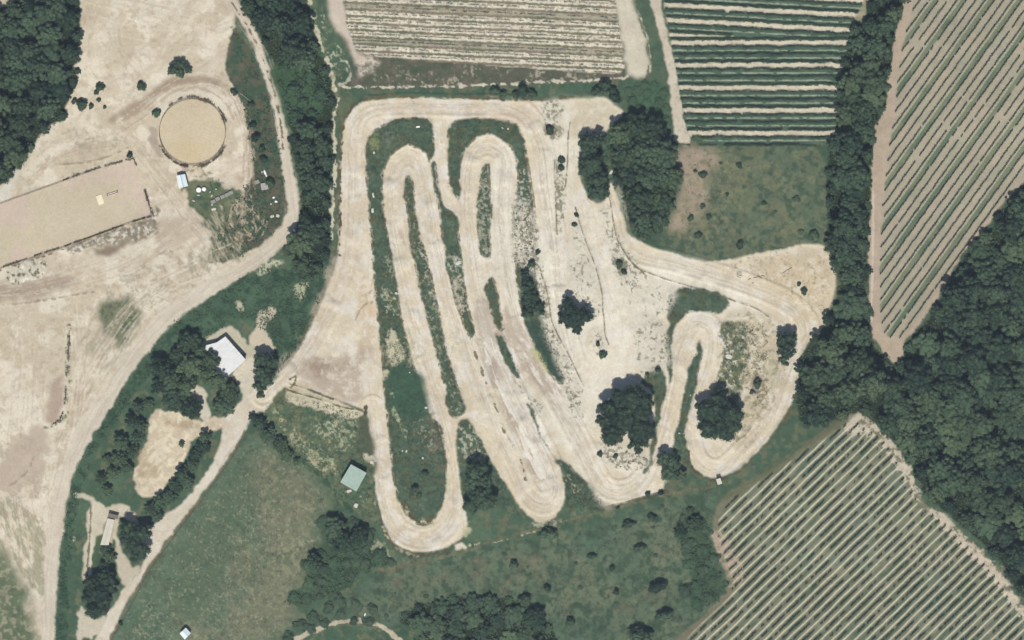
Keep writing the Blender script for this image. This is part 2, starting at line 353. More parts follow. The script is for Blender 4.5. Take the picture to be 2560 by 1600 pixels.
# ---- north vineyards
L_V1 = lab('vineyard_soil')
V1 = F("805,-140 1448,-140 1452,0 1462,60 1470,120 1475,172 1440,172 1310,165 1140,152 1000,142 850,130 832,100 815,40")
area(F("765,-140 1500,-140 1492,0 1512,60 1530,110 1536,178 1500,190 1300,195 1200,205 800,212 860,160 835,160 830,130 800,90 780,40"), 0, (104, 104, 92), (88, 94, 82), rag=4, seed=141, c3=(112, 106, 98), sc3=16, rough=1)
area(F("760,-140 815,-140 812,0 825,60 840,120 880,140 905,150 880,165 858,182 838,160 822,110 795,75 775,30"), L_BARE, (214, 203, 188), (206, 192, 178), rag=6, seed=142, rough=.4, soft=2)
speck(F("850,130 910,140 930,160 870,190 830,180"), (104, 100, 88), .5, .62, 6, 143, 4, .8)
area(F("1440,-140 1500,-140 1492,0 1512,60 1530,110 1536,178 1505,190 1480,175 1462,60 1448,0"), L_BARE, (214, 208, 190), (200, 192, 174), rag=6, seed=144, soft=2, rough=.4)
stroke(F("1500,20 1520,70 1530,120 1532,170"), 4, (120, 112, 96), None, rag=2, fade=.3)
stroke(F("1503,15 1526,70 1537,120 1537,172"), 5, (200, 206, 186), None, rag=3, fade=.25)
area(V1, L_V1, (150, 140, 126), None, rag=3)
stroke(F("800,206 900,205 1080,203 1300,193 1400,190 1480,182"), 5, (214, 208, 190), (196, 190, 172), rag=4, fade=.25)
speck(F("855,140 1470,170 1480,190 1100,200 850,205"), (190, 184, 166), .66, .76, 9, 145, 6, .8)
speck(F("855,140 1200,150 1480,175 1480,190 1100,200 850,205"), (82, 96, 80), .5, .7, 24, 146, 4, .7)
stroke(T(1, 0, "770,800 850,780 890,720 890,650 860,580"), 5, (200, 200, 180), (170, 168, 148), rag=3, fade=.2)
speck(T(1, 0, "550,0 640,60 740,330 830,480 880,620 800,780 720,640 640,400"), (190, 192, 170), .66, .74, 7, 147, 2, .8)
# path along the wood
L_PATH = lab('path')
stroke(F("730,-60 732,0 745,60 762,115 782,170 793,225 795,262 786,285 789,330 789,420 784,470 784,560"), 9, (208, 204, 182), (194, 190, 166), L_PATH, rag=6, soft=1)
speck(F("725,0 745,0 790,170 800,250 780,260 770,180"), (150, 150, 122), .5, .7, 8, 149, 2, .7)
stroke(F("797,262 802,300 801,420 797,560 792,600 768,680 735,750 700,820 655,885"), 7, (96, 100, 82), (84, 92, 76), rag=3)
# green strip, farm road and second vineyard
area(F("1492,-140 1535,-140 1538,0 1560,50 1575,130 1588,240 1590,345 1560,345 1480,300 1470,240 1400,215 1480,200 1538,182 1537,120 1520,60 1500,0"), 0, (76, 98, 84), (92, 108, 90), rag=3, seed=151)
L_R2 = lab('dirt_road')
area(F("1528,-140 1562,-140 1560,0 1572,65 1592,128 1606,200 1612,262 1632,322 1632,345 1600,340 1592,320 1586,260 1580,190 1570,125 1548,40 1532,0"), L_R2, (214, 205, 188), (198, 188, 170), rag=3, seed=152, rough=.3)
speck(F("1545,0 1575,0 1600,100 1640,330 1600,330 1580,150"), (156, 144, 126), .6, .75, 8, 153, 3, .6)
L_V2 = lab('vineyard_soil')
V2 = F("1562,-140 2055,-140 2045,0 2012,55 2002,130 1985,200 1980,300 1960,343 1632,342 1612,262 1600,180 1578,60 1568,0")
area(V2, L_V2, (84, 106, 92), None, rag=3)
area(F("2020,-140 2060,-140 2058,20 2030,50 2010,60 2005,40"), 0, (120, 122, 96), (170, 162, 140), rag=6, seed=154)
# meadow below it
area(F("1590,348 1800,343 1962,345 1962,570 1900,580 1790,598 1700,618 1640,612 1580,585 1560,560 1590,500"), L_MD, (92, 110, 94), (112, 118, 96), rag=4, seed=155, sc1=70, c3=(78, 98, 84), sc3=14, rough=.9)
area(F("1588,346 1690,352 1700,380 1665,420 1680,470 1640,510 1620,545 1570,560 1600,480 1606,420"), L_BARE, (172, 157, 142), (160, 148, 130), rag=8, soft=4, seed=156, c3=(140, 136, 114), rough=.5)
speck(F("1640,350 1760,350 1720,600 1600,600 1600,500"), (138, 136, 112), .5, .7, 10, 157, 8, .7)
speck(F("1700,350 1960,350 1960,560 1700,600"), (128, 130, 104), .56, .75, 28, 158, 6, .7)

# ---- third vineyard, north east
L_V3 = lab('vineyard_soil')
V3o = F("2140,-140 2600,-140 2600,200 2500,340 2425,425 2352,497 2335,530 2280,592 2240,660 2202,722 2150,795 2140,800 2132,850 2112,864 2092,832 2055,792 2052,700 2055,500 2060,400 2066,290 2090,270 2100,180 2108,100 2125,50 2138,0")
area(V3o, L_V3, (188, 172, 156), (180, 164, 148), rag=4, seed=161, rough=.4)
area(F("2140,-140 2160,-140 2150,20 2125,90 2112,180 2108,270 2088,330 2085,420 2075,500 2070,640 2072,740 2110,800 2125,830 2112,864 2092,832 2055,792 2052,700 2055,500 2060,400 2066,290 2090,270 2100,180 2108,100 2125,50 2138,0"), L_V3, (190, 175, 157), (178, 163, 145), rag=5, seed=162)
stroke(F("2063,450 2062,600 2058,760"), 5, (206, 192, 176), None, rag=2)
V3 = F("2165,-140 2600,-140 2600,200 2500,335 2420,420 2345,500 2275,590 2195,720 2148,780 2128,800 2095,800 2080,770 2078,660 2082,520 2100,340 2115,270 2120,180 2135,90 2160,20")
# ---- fourth vineyard, south east
L_V4 = lab('vineyard_soil')
V4o = F("2030,975 2060,1000 2090,1030 2120,1060 2145,1100 2165,1150 2180,1190 2230,1215 2290,1275 2355,1335 2419,1435 2500,1530 2500,1670 1560,1670 1600,1512 1680,1440 1725,1385 1700,1320 1678,1250 1700,1180 1780,1130 1860,1085 1940,1020")
area(V4o, L_V4, (118, 122, 102), (134, 128, 110), rag=4, seed=165, rough=.6)
V4 = F("2018,990 2080,1035 2110,1070 2135,1110 2150,1150 2170,1200 2220,1225 2275,1280 2340,1345 2405,1445 2480,1540 2480,1670 1580,1670 1612,1512 1692,1440 1738,1390 1712,1320 1692,1250 1715,1190 1790,1140 1870,1090 1950,1035")

def strips(poly, lab_id, fn, rag=2, soft=1):
    w, m, b = region(poly, rag, soft, 1)
    c = fn(PX[w], PY[w])
    mm = m[..., None]
    C[w] = C[w] * (1 - mm) + c * mm
def mixc(c1, c2, t):
    return alb(*c1) * (1 - t[..., None]) + alb(*c2) * t[..., None]
def mixv(c, c2, t):
    return c * (1 - t[..., None]) + alb(*c2) * t[..., None]
# row systems: (normal, offset of row 0, spacing)
V1N = (-0.045, 1.0); V1O = 43.3 - 0.045 * 1129.4; V1S = 17.15
def f1(x, y):
    u = (x * V1N[0] + y * V1N[1] - V1O + (fbm(x, y, 50, 171, 2) - .5) * 1.5) / V1S
    ph = (u + .5) % 1 - .5
    n = fbm(x, y, 20, 172, 3); n2 = fbm(x / 1.6, y, 4, 173, 2)
    pale = sstep(.35, .27, np.abs(ph - .02) + (n2 - .5) * .16)
    c = mixc((146, 134, 118), (122, 122, 102), sstep(.3, .7, fbm(x / 4, y, 18, 174, 2)))
    c = mixv(c, (228, 221, 203), pale * (.78 + .22 * n))
    k = np.floor(u + .5)
    c = mixv(c, (124, 122, 104), pale * ((k * 7 % 5) == 3) * .6)
    return c
strips(V1, L_V1, f1)
speck(V1, (96, 92, 76), .64, .74, 4, 147, 2, .6)
def f2(x, y):
    top = sstep(104, 96, y + 0 * x)
    u = np.where(y > 90, (y - 98.2) / 18.8, (y - .055 * (x - 1756) - 84) / 18.8)
    k = np.floor(u); ph = u - k
    n = fbm(x / 3, y, 10, 175, 3); n2 = fbm(x / 2, y, 5, 176, 2)
    c = mixc((72, 96, 84), (92, 112, 98), n)
    line = sstep(.13, .05, np.abs(ph - .5 + (n2 - .5) * .1)) * sstep(.25, .6, n2 + .15)
    c = mixv(c, (168, 178, 160), line * .8)
    palerow = np.where(y > 90, (k % 3) == 0, (k % 2) == 0)
    pale = palerow * sstep(.40, .34, np.abs(ph - .5) + (n2 - .5) * .26)
    c = mixv(c, (214, 206, 186), pale * .95)
    return c
strips(V2, L_V2, f2)
V3N = (0.81, 0.586); V3O = 1995.4; V3S = 18.87
def f3(x, y):
    u = (x * V3N[0] + y * V3N[1] - V3O + (fbm(x, y, 60, 177, 2) - .5) * 2) / V3S
    k = np.floor(u); ph = u - k
    al = x * .586 - y * .81
    n = fbm(al / 4, u * V3S, 14, 178, 3)
    c = mixc((181, 170, 152), (166, 164, 146), n)
    g = ((k % 3) == 0)
    gs = g * sstep(.12, .2, ph) * sstep(.98, .9, ph)
    c = mixv(c, (120, 130, 108), gs * .9)
    c = mixv(c, (98, 116, 100), gs * sstep(.5, .8, fbm(al / 5, u * 3, 16, 179, 2)) * .8)
    c = mixv(c, (192, 192, 168), g * sstep(.09, .03, np.abs(ph - .25)) * .9)
    return c
strips(V3, L_V3, f3)
V4N = (0.695, 0.72); V4O = 2401.5 + 9.85; V4S = 19.7
def f4(x, y):
    u = (x * V4N[0] + y * V4N[1] - V4O + (fbm(x, y, 60, 181, 2) - .5) * 2) / V4S
    ph = (u + .5) % 1 - .5
    al = x * .72 - y * .695
    n = fbm(al / 3, u * V4S, 14, 182, 3)
    c = mixc((90, 106, 88), (118, 122, 102), n)
    c = mixv(c, (92, 112, 98), sstep(.55, .8, fbm(al / 2, u * 9, 40, 183, 3)) * .6)
    c = mixv(c, (172, 166, 148), sstep(.16, .08, np.abs(np.abs(ph) - .2)) * n * .4)
    c = mixv(c, (208, 204, 182), sstep(.15, .06, np.abs(np.abs(ph) - .5)) * .95)
    return c
strips(V4, L_V4, f4)
speck(F("2020,960 2060,1000 2130,1060 2160,1130 2185,1190 2150,1170 2110,1080 2040,1030 1980,1030"), (216, 206, 188), .3, .5, 10, 184, 3, .9)
speck(F("2180,1190 2230,1215 2290,1275 2355,1335 2419,1435 2480,1530 2430,1510 2380,1410 2300,1320 2220,1240"), (216, 204, 186), .3, .5, 12, 185, 3, .9)
speck(F("1678,1250 1700,1310 1730,1385 1720,1400 1760,1370 1740,1310 1710,1250"), (190, 172, 154), .3, .5, 10, 186, 3, .8)
area(F("1690,1440 1725,1385 1740,1395 1640,1490 1600,1530 1590,1512"), None, (132, 122, 108), (118, 116, 98), rag=3, soft=2, seed=187)
area(F("1700,1180 1780,1125 1870,1075 1960,1000 2020,965 2020,985 1900,1060 1790,1140 1705,1190"), None, (112, 112, 92), (96, 104, 84), rag=4, soft=2, seed=188)

# ---- woodland floors
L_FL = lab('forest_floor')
WOODS = {
 'W1': F("-160,30 10,24 30,8 60,6 80,20 95,3 95,-140 185,-140 185,0 187,60 188,140 170,160 188,172 180,205 160,230 155,255 162,275 120,300 95,315 70,350 55,385 30,412 0,440 -160,520"),
 'W2': F("560,-140 722,-140 722,0 738,70 758,130 780,180 790,225 783,300 785,400 778,480 780,590 755,640 715,665 700,640 690,600 670,590 700,545 715,500 712,430 690,370 682,290 664,205 632,115 602,60 575,25"),
 'W3': F("2052,-140 2142,-140 2138,0 2122,50 2106,100 2098,180 2088,270 2064,290 2058,400 2050,500 2050,700 2010,690 1972,655 1955,590 1955,470 1957,340 1980,300 1975,210 2002,120 2020,65 2050,45"),
 'W4': F("2560,300 2500,360 2425,435 2355,507 2340,540 2285,602 2245,668 2205,732 2155,800 2145,806 2138,850 2115,872 2092,848 2050,798 2050,700 1985,665 1975,700 1960,745 1935,795 1905,815 1888,850 1885,900 1878,950 1890,995 1925,1005 1990,985 2030,965 2065,1000 2120,1048 2165,1120 2190,1185 2240,1210 2295,1260 2360,1325 2425,1425 2510,1520 2580,1520 2580,300"),
 'W5': F("1440,300 1470,282 1500,270 1560,285 1588,345 1604,400 1605,440 1592,500 1560,560 1510,560 1480,530 1470,480 1443,430 1432,360"),
 'W6': F("1000,1428 1040,1412 1100,1410 1180,1412 1230,1420 1275,1442 1300,1480 1320,1530 1320,1670 960,1670 960,1530 1005,1500 940,1470 950,1450"),
 'W7': F("762,1225 800,1218 850,1235 880,1270 890,1310 930,1330 860,1345 810,1395 745,1420 690,1440 675,1420 690,1400 730,1390 722,1340 762,1300"),
 'W8': F("1600,1250 1625,1220 1670,1228 1690,1330 1718,1382 1690,1425 1650,1440 1610,1400 1640,1370 1610,1300"),
 'W9': F("1370,318 1395,308 1425,318 1437,380 1430,445 1412,472 1378,435 1363,400 1368,350"),
}
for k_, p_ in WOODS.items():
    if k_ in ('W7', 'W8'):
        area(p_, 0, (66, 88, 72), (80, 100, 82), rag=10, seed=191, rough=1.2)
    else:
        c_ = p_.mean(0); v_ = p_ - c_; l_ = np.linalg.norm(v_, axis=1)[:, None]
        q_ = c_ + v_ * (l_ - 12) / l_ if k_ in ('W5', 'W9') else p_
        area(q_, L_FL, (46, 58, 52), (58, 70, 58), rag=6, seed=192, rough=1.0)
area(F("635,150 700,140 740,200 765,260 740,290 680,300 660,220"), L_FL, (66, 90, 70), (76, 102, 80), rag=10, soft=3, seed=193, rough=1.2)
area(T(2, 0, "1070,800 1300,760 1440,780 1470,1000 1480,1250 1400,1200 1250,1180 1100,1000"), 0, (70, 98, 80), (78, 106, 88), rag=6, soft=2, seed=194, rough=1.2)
speck(F("1955,985 2050,960 2080,1010 2120,1040 2050,1000"), (150, 140, 124), .55, .7, 8, 195, 3, .6)

# ---- the motocross circuit: one pale outline, then the grass islands inside it
L_TR = lab('motocross_track')
outline = F("797,620 801,560 803,480 805,380 808,325 817,282 836,253 866,238 940,232 1020,232 1100,234 1180,236 1250,238 1290,239 1365,231 1385,238 1415,228 1430,229 1447,245 1462,258 1475,262 1468,275 1440,298 1425,325 1375,330 1366,400 1375,440 1400,478 1420,482 1434,470 1437,432 1447,436 1450,452 1462,482 1485,560 1500,562 1512,572 1560,590 1600,600 1640,617 1700,618 1740,608 1790,598 1850,590 1890,578 1945,575 1955,600 1972,630 1975,650 1972,690 1955,735 1950,765 1925,800 1905,812 1898,830 1885,850 1884,880 1888,905 1870,950 1848,990 1815,1035 1780,1078 1735,1113 1700,1130 1670,1128 1635,1105 1620,1060 1612,1025 1605,1050 1600,1090 1590,1110 1570,1130 1568,1160 1500,1178 1440,1197 1420,1186 1400,1150 1370,1120 1336,1088 1334,1120 1338,1160 1330,1195 1308,1228 1275,1240 1235,1210 1187,1131 1150,1070 1120,1012 1104,985 1080,1005 1078,1050 1085,1130 1098,1200 1104,1240 1095,1270 1050,1298 975,1307 930,1285 903,1235 890,1180 885,1100 877,1040 868,990 862,965 675,908 640,950 610,965 590,962 588,942 620,928 655,892 700,838 740,762 772,688")
area(outline, L_TR, (225, 215, 193), (212, 199, 176), rag=2.5, soft=1, seed=201, sc1=60, c3=(224, 217, 205), sc3=34, rough=.25)
# tone of the different lanes
speck(F("810,240 1310,235 1310,330 1200,290 900,290 870,340 880,650 800,820 700,900 620,940 790,640"), (207, 192, 174), .3, .7, 60, 202, 6, .6)
area(F("1290,245 1370,236 1372,330 1345,460 1330,600 1330,760 1350,860 1400,920 1500,880 1505,780 1470,700 1420,600 1370,480 1380,470 1480,620 1520,700 1560,760 1600,700 1700,700 1850,790 1700,640 1500,600 1480,900 1420,960 1380,1060 1400,1130 1500,1160 1560,1120 1420,1190 1340,1060 1290,960 1250,840 1225,700 1225,600 1200,480 1190,360 1160,330 1190,330 1240,400 1270,560 1290,560"), None, (234, 229, 214), (226, 219, 203), rag=12, soft=8, seed=203)
area(F("1365,236 1420,230 1470,262 1430,300 1370,330 1340,330 1350,270"), None, (212, 202, 178), (216, 208, 186), rag=6, soft=3, seed=204)
area(F("1800,610 1945,580 1972,650 1950,750 1900,790 1870,720 1800,680 1760,640"), None, (210, 197, 170), (204, 189, 162), rag=14, soft=6, seed=205)
speck(F("1760,600 1945,580 1972,650 1950,770 1870,700 1700,630"), (146, 132, 104), .68, .78, 5, 206, 2, .7)
area(F("1700,740 1780,730 1870,770 1880,830 1830,960 1780,1050 1740,1080 1720,1000 1730,900 1720,800"), L_BARE, (206, 195, 172), (194, 182, 160), rag=8, soft=3, seed=207, rough=.5)
speck(F('1700,740 1780,730 1870,770 1880,830 1830,960 1780,1050 1740,1080 1720,1000 1730,900 1720,800'), (138, 134, 108), .56, .68, 9, 208, 4, .8)
# darker damp soil patches, grey lanes
area(T(1, 2, "410,400 560,340 700,360 800,340 850,300 900,380 950,400 1000,180 1080,220 1110,330 1010,420 1010,640 1000,800 780,740 520,620 400,480"), None, (184, 169, 153), (196, 182, 166), rag=8, soft=2, seed=208)
speck(T(1, 2, "410,400 560,340 920,360 950,440 940,540 800,550 600,560"), (160, 144, 129), .36, .6, 22, 209, 6, .85)
speck(T(1, 2, "950,350 1060,350 1080,820 1000,800"), (226, 220, 208), .4, .6, 9, 210, 4, .7)
area(F("1115,700 1165,700 1185,790 1215,870 1245,960 1290,1060 1300,1120 1285,1140 1260,1130 1240,1080 1195,980 1160,900 1130,820"), None, (188, 175, 160), (176, 162, 148), rag=6, soft=2, seed=211)
area(F("1180,720 1225,720 1255,800 1300,880 1350,950 1390,1020 1340,1000 1290,940 1240,880 1200,820"), None, (196, 183, 167), (184, 170, 155), rag=6, soft=2, seed=212)
speck(F("1120,800 1200,800 1240,900 1290,1000 1310,1130 1260,1130 1200,960"), (240, 236, 225), .42, .55, 14, 213, 3, .9, 4, 5, 1.15)
speck(F("1200,780 1280,830 1350,920 1400,1000 1350,1010 1260,900"), (240, 235, 224), .42, .55, 14, 214, 3, .9, 4, 4, .95)
speck(F("850,650 890,650 895,830 860,900 850,800"), (206, 180, 150), .4, .6, 20, 215, 6, .6)
area(T(1, 1, "950,1480 1000,1400 1080,1350 1140,1360 1140,1512 960,1512"), None, (218, 198, 170), None, rag=6, soft=3, seed=216)
stroke(T(1, 1, "940,1512 980,1420 1040,1360 1100,1340 1130,1240 1140,1100"), 3, (176, 158, 140), None, rag=2, fade=.2)
stroke(T(1, 1, "1000,1280 1070,1260 1100,1150 1120,1080"), 3, (184, 168, 150), None, rag=2, fade=.2)
speck(T(1, 2, "1830,230 1960,200 1950,320 1860,350"), (190, 178, 132), .42, .5, 7, 217, 3, .8, 4, 4, 1.3)
speck(T(1, 1, "1240,600 1400,600 1430,900 1300,800"), (190, 174, 154), .56, .66, 10, 218, 4, .8, 4, 3, 1.3)

area(T(1, 1, "2215,60 2330,-60 2420,0 2480,200 2440,600 2460,900 2520,1200 2560,1500 2420,1500 2330,1200 2260,950 2225,600"), None, (232, 226, 212), (226, 219, 203), rag=5, soft=3, seed=234)
for l_ in ("868,345 885,312 930,290 1000,283", "905,440 915,560 940,690 958,780"): stroke(F(l_), 4, (234, 228, 212), None, rag=2, amt=.0)
speck(outline, (200, 186, 165), .62, .78, 30, 231, 6, .45)
speck(outline, (238, 232, 218), .60, .76, 18, 232, 6, .5)
speck(F('1180,300 1240,420 1215,600 1290,820 1400,1000 1500,900 1480,700 1380,480 1330,560 1290,500'), (240, 236, 224), .40, .70, 34, 233, 8, .6)
# tyre streaks that follow the lanes
lanes = [
 "620,935 700,860 760,760 820,620 835,450 836,320 865,262 940,248 1080,250 1220,255 1275,330 1292,450 1310,560 1325,700 1335,780 1355,850",
 "880,960 895,1080 910,1190 940,1250 1000,1275 1055,1250 1078,1190 1070,1080 1045,980 1010,860 975,740 945,620 925,500 930,400 965,368 1000,395 1015,470 1035,580 1060,690 1095,800 1130,900 1170,1000 1210,1090 1250,1170 1290,1190 1315,1150 1290,1070 1230,960 1175,840 1140,720 1118,600 1105,480 1115,370 1155,345 1190,375 1185,480 1195,600 1215,720 1260,840 1320,950 1380,1060 1430,1150 1500,1150 1545,1080 1580,960 1600,840 1630,770 1675,770 1680,840 1650,930 1630,1020 1650,1090 1700,1110 1760,1060 1830,970 1870,860 1910,780 1870,720 1760,670 1600,620 1500,590 1465,500 1445,450",
 "1400,262 1365,300 1352,380 1350,470 1340,560 1332,640", "1385,485 1405,590 1435,690 1462,780 1475,880 1450,960 1400,1000", "870,700 880,830 890,960", "1040,290 1045,380 1060,450 1090,490"]
for i_, l_ in enumerate(lanes): streaks(F(l_), 26, .042, 220 + i_ * 7, 3.4, 60, (182, 169, 150), (236, 230, 218))
for i_, l_ in enumerate(lanes[:2]):
    ruts(F(l_), 17, 14, (190, 177, 158), (234, 228, 216), 2.2, 270 + i_, .30)
    w, d, sd_, arc = polydist(spline(F(l_)), 30)                       # jumps and rollers across the lanes
    hump = sstep(.50, .95, noise(arc + (fbm(PX[w], PY[w], 30, 290, 2) - .5) * 14, sd_ / 3, 34, 280 + i_)) * sstep(28, 14, d)
    Z[w] += .75 * hump + .3 * sstep(17, 25, d) * sstep(32, 27, d)
    kk_ = (hump * .35)[..., None]; C[w] = C[w] * (1 - kk_) + alb(232, 226, 212) * kk_
for i_ in range(7):
    off = rng.uniform(-16, 16, 2)
    stroke(F(lanes[0]) + off, 2.0, (188, 174, 156), None, rag=1, seed=240 + i_, amt=.4, fade=.35)
    stroke(F(lanes[1]) + off * .7, 2.0, (190, 178, 162), None, rag=1, seed=260 + i_, amt=.4, fade=.35)

ISL = [
 # between the outer straight and the first lane, down to the south hairpin
 (F("866,345 870,325 885,306 925,286 960,280 1000,277 1015,283 1022,300 1026,345 1019,375 1017,388 1008,362 985,348 960,341 930,358 912,385 903,420 903,460 908,520 916,560 930,640 941,710 950,760 957,790 970,840 990,900 1003,950 1018,985 1043,1010 1051,1060 1056,1130 1048,1185 1030,1225 1015,1238 990,1242 962,1222 945,1195 935,1160 925,1085 915,985 909,930 905,880 900,800 893,760 888,700 880,590 875,530 870,470 866,430"), 1),
 (T(1, 1, "1410,170 1440,155 1475,180 1490,300 1510,560 1550,740 1610,900 1660,1100 1700,1300 1740,1500 1760,1650 1790,1792 1870,2032 1950,2272 1985,2340 1960,2400 1870,2455 1810,2342 1790,2162 1740,1962 1690,1762 1640,1550 1560,1250 1520,1080 1470,830 1450,650 1425,450 1395,300"), 1),
 (T(1, 1, "1660,40 1700,15 1715,200 1740,350 1765,445 1860,490 1900,560 1920,700 1940,900 1960,1150 1990,1350 2030,1500 2060,1640 2040,1690 1990,1640 1940,1500 1890,1350 1850,1170 1800,1000 1780,850 1750,640 1730,450 1690,280"), 1),
 (F("1058,300 1075,285 1120,281 1200,284 1222,295 1238,330 1248,400 1258,480 1266,560 1262,620 1270,680 1285,740 1300,800 1322,860 1336,900 1322,910 1300,885 1275,845 1258,800 1240,760 1225,700 1220,640 1214,590 1212,520 1218,460 1224,420 1219,370 1205,343 1172,317 1140,317 1104,340 1088,380 1085,420 1085,472 1073,460 1062,430 1060,380"), 1),
 (T(1, 1, "2170,30 2195,40 2205,70 2205,280 2225,450 2215,700 2205,900 2190,920 2130,900 2105,800 2095,560 2105,300 2125,120"), 1),
 (T(1, 1, "2160,1190 2200,1130 2245,1110 2270,1220 2295,1350 2320,1500 2340,1600 2300,1620 2240,1490 2190,1320"), 1),
 (T(1, 2, "2265,130 2360,170 2390,300 2435,400 2480,500 2500,560 2440,540 2330,350 2280,220"), 1),
 (T(2, 2, "0,400 25,440 30,475 0,470"), 1),
 (T(2, 2, "140,780 170,800 215,880 250,1050 330,1180 390,1320 460,1330 550,1370 560,1460 660,1500 700,1560 730,1640 780,1720 820,1790 720,1792 530,1770 500,1700 510,1600 470,1450 410,1350 340,1220 260,1080 190,950"), 1),
 (F("1100,988 1085,1005 1082,1040 1088,1120 1098,1200 1110,1210 1180,1200 1230,1215 1185,1135 1150,1072 1118,1012"), 1),
 (F("1587,760 1575,760 1572,720 1580,700 1605,680 1640,678 1690,690 1715,705 1725,720 1700,740 1690,742 1668,733 1640,735 1615,745 1598,770 1588,800 1585,830 1590,880 1584,912 1577,880 1570,820 1575,790"), 1),
 (T(2, 2, "1210,600 1260,520 1330,470 1390,455 1440,520 1460,620 1445,740 1410,850 1385,980 1370,1100 1350,1220 1335,1300 1310,1400 1270,1475 1235,1460 1230,1430 1280,1380 1300,1280 1310,1150 1330,1000 1355,860 1340,700 1290,620"), 1),
 (T(2, 2, "1765,180 1800,215 1808,330 1765,450 1745,600 1705,750 1665,900 1630,1040 1640,1150 1670,1320 1720,1400 1660,1370 1590,1320 1515,1230 1530,1130 1570,980 1600,850 1640,620 1680,420 1745,320 1760,240"), 1),
 (T(2, 2, "1965,20 2100,10 2200,20 2260,110 2230,280 2200,450 2165,700 2100,860 2040,780 1900,690 1920,560 1990,400 2010,250 1990,120"), 2),
 (F("1313,1085 1340,1108 1375,1125 1402,1168 1425,1195 1430,1210 1345,1216 1338,1190 1334,1120"), 1),
]
for i_, (p_, kind) in enumerate(ISL):
    if kind == 1:
        area(p_, 0, (78, 100, 86), (92, 110, 94), rag=4.0, soft=1, seed=300 + i_, sc1=34, c3=(92, 100, 82), sc3=20, rough=1.1, z=.35)
        speck(p_, (64, 84, 72), .6, .8, 10, 350 + i_, 1, .6); speck(p_, (122, 126, 102), .66, .8, 7, 370 + i_, 1, .6)
    else:
        area(p_, 0, (112, 116, 92), (150, 148, 124), rag=6, soft=1, seed=300 + i_, sc1=22, c3=(206, 200, 180), sc3=8, rough=1.0)
# brown banks round the islands (bare cut soil at the edge)
for i_, (p_, kind) in enumerate(ISL[:6]):
    q = smooth_poly(p_, 1); stroke(np.vstack([q, q[:1]]), 4, (92, 94, 74), (112, 104, 82), rag=2, seed=330 + i_, fade=.38, amt=.85)
for l_ in ("802,600 803,480 807,330 822,268 866,234 1000,228 1250,234 1365,226", "890,1180 903,1240 932,1290 978,1312 1050,1304 1092,1280", "1440,1200 1500,1183 1570,1163", "1620,1050 1637,1110 1668,1133 1702,1135 1740,1118 1790,1075 1850,1000 1880,930"):
    stroke(F(l_), 6, (104, 96, 78), (92, 90, 72), rag=3, seed=340, fade=.3)
stroke(F("905,1245 930,1285 960,1305 985,1312"), 7, (190, 184, 164), (130, 122, 100), rag=5, seed=341, fade=.3)
area(F("942,1165 950,1200 968,1225 990,1240 1010,1238 1030,1222 1022,1215 1000,1230 985,1228 965,1210"), None, (98, 92, 72), None, rag=2, seed=342)

# bare patches and weeds on the islands
I0 = ISL[0][0]
speck(T(1, 2, "1230,90 1310,60 1350,200 1385,300 1385,400 1270,440 1240,260"), (208, 202, 174), .2, .35, 9, 401, 2, .95)
speck(T(1, 2, "1160,120 1220,150 1240,260 1260,440 1180,420"), (150, 140, 116), .4, .6, 7, 402, 3, .8)
area(T(1, 2, "1195,490 1250,470 1270,580 1200,560"), None, (200, 194, 166), None, rag=5, seed=403)
speck(T(1, 1, "1200,900 1290,930 1300,1100 1240,1090"), (176, 180, 152), .45, .6, 6, 404, 3, .8)
speck(T(1, 1, "1180,1150 1260,1200 1380,1400 1400,1512 1200,1512"), (198, 196, 170), .5, .62, 8, 405, 3, .85)
speck(T(1, 2, "1380,20 1470,100 1540,380 1560,450 1440,460 1400,300 1380,150"), (188, 184, 160), .5, .62, 6, 406, 3, .8)
area(T(1, 2, "1270,440 1380,400 1470,480 1560,500 1600,640 1640,800 1640,900 1500,950 1330,900 1270,800 1240,600"), None, (66, 94, 78), (74, 102, 86), rag=5, soft=3, seed=407)
stroke(T(1, 2, "1285,690 1300,780 1310,870 1350,960 1400,1050 1420,1130"), 6, (176, 184, 156), (140, 156, 124), rag=5, seed=408, fade=.3)
speck(T(1, 2, "1420,880 1720,880 1770,1100 1780,1280 1560,1250 1500,1100"), (170, 170, 150), .56, .68, 7, 409, 4, .8)
speck(T(1, 2, "1600,860 1740,900 1790,1250 1790,1512 1660,1400 1640,1000"), (116, 108, 96), .4, .6, 12, 410, 4, .7)
speck(T(1, 3, "1380,230 1440,250 1450,380 1380,330"), (196, 190, 162), .3, .5, 6, 411, 2, .9)
speck(T(1, 3, "1520,370 1650,370 1640,420 1550,420"), (204, 196, 170), .3, .5, 6, 412, 2, .9)
speck(T(1, 0, "1060,1250 1150,1230 1170,1400 1080,1430"), (136, 144, 104), .25, .4, 8, 413, 2, .85)
speck(T(1, 0, "1180,1240 1330,1250 1300,1350 1200,1340"), (130, 126, 120), .4, .6, 6, 414, 3, .8)
speck(ISL[1][0], (176, 172, 150), .68, .76, 7, 415, 1, .7)
speck(T(1, 1, "1520,600 1620,850 1700,1250 1740,1500 1600,1250 1540,800"), (206, 200, 182), .52, .64, 7, 416, 2, .8)
speck(T(1, 1, "1790,900 1870,900 1960,950 1940,1050 1830,1040"), (190, 192, 172), .45, .6, 6, 417, 3, .85)
speck(T(1, 1, "1830,1080 1960,1080 2030,1500 1920,1480"), (200, 190, 170), .45, .58, 7, 418, 3, .85)
speck(ISL[4][0], (196, 192, 172), .52, .62, 6, 419, 2, .75)
speck(F("1222,395 1250,400 1262,560 1250,650 1222,640 1212,560"), (214, 210, 194), .5, .6, 6, 420, 3, .85)
